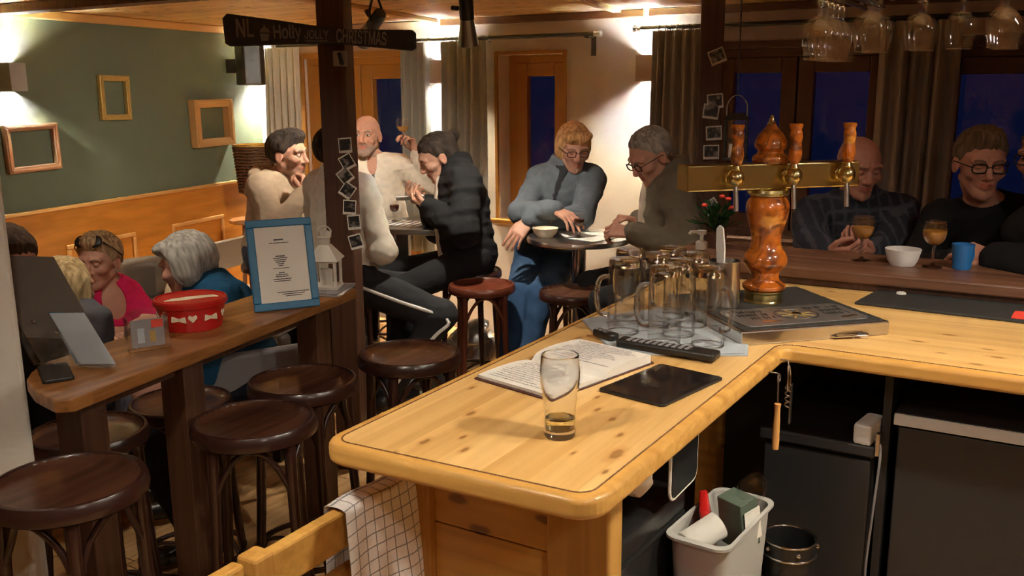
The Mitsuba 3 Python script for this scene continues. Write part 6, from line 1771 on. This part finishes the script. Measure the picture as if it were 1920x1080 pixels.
gray, ig = person('grey-haired man with glasses in an olive fleece reading papers at the round table', dict(
    j=PJ['gray'], look=(-.90, .42, -33), skin=(.45, .225, .155), hair='short', line='receding', hair_c=((.16, .135, .115), (.33, .29, .25)), vol=.010, brow=(.20, .17, .14), closed=True, glasses='face', rim=.0026,
    top_c=(.105, .085, .060), top_o=.024, fold=.018, collar=.026, collar_h=.03, top_name='fleece', inner=(.62, .55, .44), inner_w=.055, inner_off=0.0,
    handL=H('hL', 'gray', tuple(UP * -.6 - IN_ * .5), (.6, .65, .7, .75), .8), handR=H('hR', 'gray', tuple(UP * -.8), (.5, .55, .6, .7), .7), leg_c=(.014, .014, .015), girth=1.06))
plaid, ip = person('bald man in a dark checked shirt behind the beer tap looking down at the ledge', dict(
    j=PJ['plaid'], look=(.12, 1.0, -16), skin=(.43, .19, .13), hair=None, closed=True, brow=(.16, .09, .06), top_c=(.022, .024, .034), plaid=(.048, .051, .062), top_o=.016, fold=.016, collar=.018, top_name='checked_shirt',
    handL=H('hL', 'plaid', tuple(UP * .7 - RT_ * .5), (.5, .55, .6, .65), .6), handR=H('hR', 'plaid', tuple(UP * .7 + RT_ * .5), (.5, .55, .6, .65), .6), leg_c=(.02, .022, .03), girth=1.08))
gl, igl = person('man with glasses and short brown hair in a black pullover behind the ledge', dict(
    j=PJ['glasses'], look=(-.14, 1.0, -10), skin=(.43, .20, .135), hair='short', line='short', hair_c=((.07, .045, .028), (.15, .10, .065)), vol=.010, top=.014, brow=(.06, .04, .03), closed=True, glasses='face', rim=.0028,
    top_c=(.010, .010, .011), top_o=.014, fold=.014, top_name='pullover', handL=H('hL', 'glasses', DN), handR=H('hR', 'glasses', DN), leg_c=(.02, .02, .025), girth=1.0, hs=1.02))
edge, ie = person('man in a black jacket at the picture\'s right edge reaching for the blue mug', dict(
    j=PJ['edge'], look=(-.82, .55, -8), skin=(.45, .21, .145), hair='short', line='receding', hair_c=((.18, .12, .08), (.30, .22, .15)), vol=.007, brow=(.12, .08, .05), glasses='face', rim=.0024,
    top_c=(.009, .009, .010), top_o=.026, fold=.016, top_name='jacket', handR=H('hR', 'edge', tuple(-RT_ * .2 - IN_ * .7 + UP * -.4), (.35, .4, .45, .5), .3), handL=H('hL', 'edge', DN), leg_c=(.012, .012, .014), girth=1.08))
pink, ipk = person('woman in a bright pink V-neck top with sunglasses pushed up in her hair', dict(
    j=PJ['pink'], look=(-.12, 1.0, -6), skin=(.50, .255, .175), hair='short', line='pulled', hair_c=((.16, .085, .040), (.46, .32, .18)), vol=.018, top=.014, brow=(.12, .07, .04), closed=True, glasses='head', hs=.98,
    top_c=(.62, .022, .10), top_o=.012, fold=.014, vneck=True, top_name='top', sleeve=.3, handL=H('hL', 'pink', DN), handR=H('hR', 'pink', DN), leg_c=(.10, .10, .12), girth=.98))
bk, ibk = person('person with long straight blond hair seen from behind, beside the leaflet holder', dict(
    j=PJ['backblond'], look=(.45, -.85, -5), skin=(.52, .28, .19), hair='long', line='short', hair_c=((.30, .20, .085), (.60, .45, .24)), vol=.012, top_c=(.085, .085, .095), top_o=.018, fold=.018, top_name='sweater',
    handL=H('hL', 'backblond', DN), handR=H('hR', 'backblond', DN), leg_c=(.03, .035, .05), girth=.93))
bg, ibg = person('grey-haired man in a blue sweater turned to the left, seated behind the high table', dict(
    j=PJ['bluegray'], look=(-.93, -.22, -14), skin=(.44, .215, .15), hair='bob', line='short', hair_c=((.24, .22, .19), (.46, .43, .38)), vol=.014, brow=(.25, .22, .18), top_c=(.012, .060, .125), top_o=.018, fold=.020, collar=.020, top_name='sweater',
    handL=H('hL', 'bluegray', DN), handR=H('hR', 'bluegray', DN), leg_c=(.014, .016, .024), girth=1.05))
ld, ild = person('person in black at the far left, mostly hidden by pillar and poster', dict(
    j=PJ['leftdark'], look=(.6, .5, -15), skin=(.46, .23, .16), hair='short', hair_c=BROWN, top_c=(.010, .010, .011), top_o=.016, fold=.014, top_name='sweater', handR=H('hR', 'leftdark', DN), handL=H('hL', 'leftdark', DN), fine=False))

# things in their hands
x_ = iy
c = np.mean([q for ch in ib['hands']['L'][1][1:4] for q in (ch[0][1], ch[1][0])], axis=0)
stem_glass('stem_glass', 'glass of pale beer raised by the bald man in white', tuple(np.array(c) + np.array([-.005, 0, -.045]) - RT_ * .012), .45, 'amber_beer', 1.0)
k = thing('phone', 'pale phone in the dark-haired woman\'s hands', 'phone')
pc = (np.mean([q[1] for q in idk['hands']['L'][0]], axis=0) + np.mean([q[1] for q in idk['hands']['R'][0]], axis=0)) / 2 + UP * .014 - RT_ * .02
part(k, 'body', fr(rbox(.145, .07, .008, .003, .008), pc, unit(-RT_ + UP * -.05), unit(IN_ + UP * .35), unit(np.cross(-RT_, IN_ + UP * .35)) * -1), 'white_plastic')
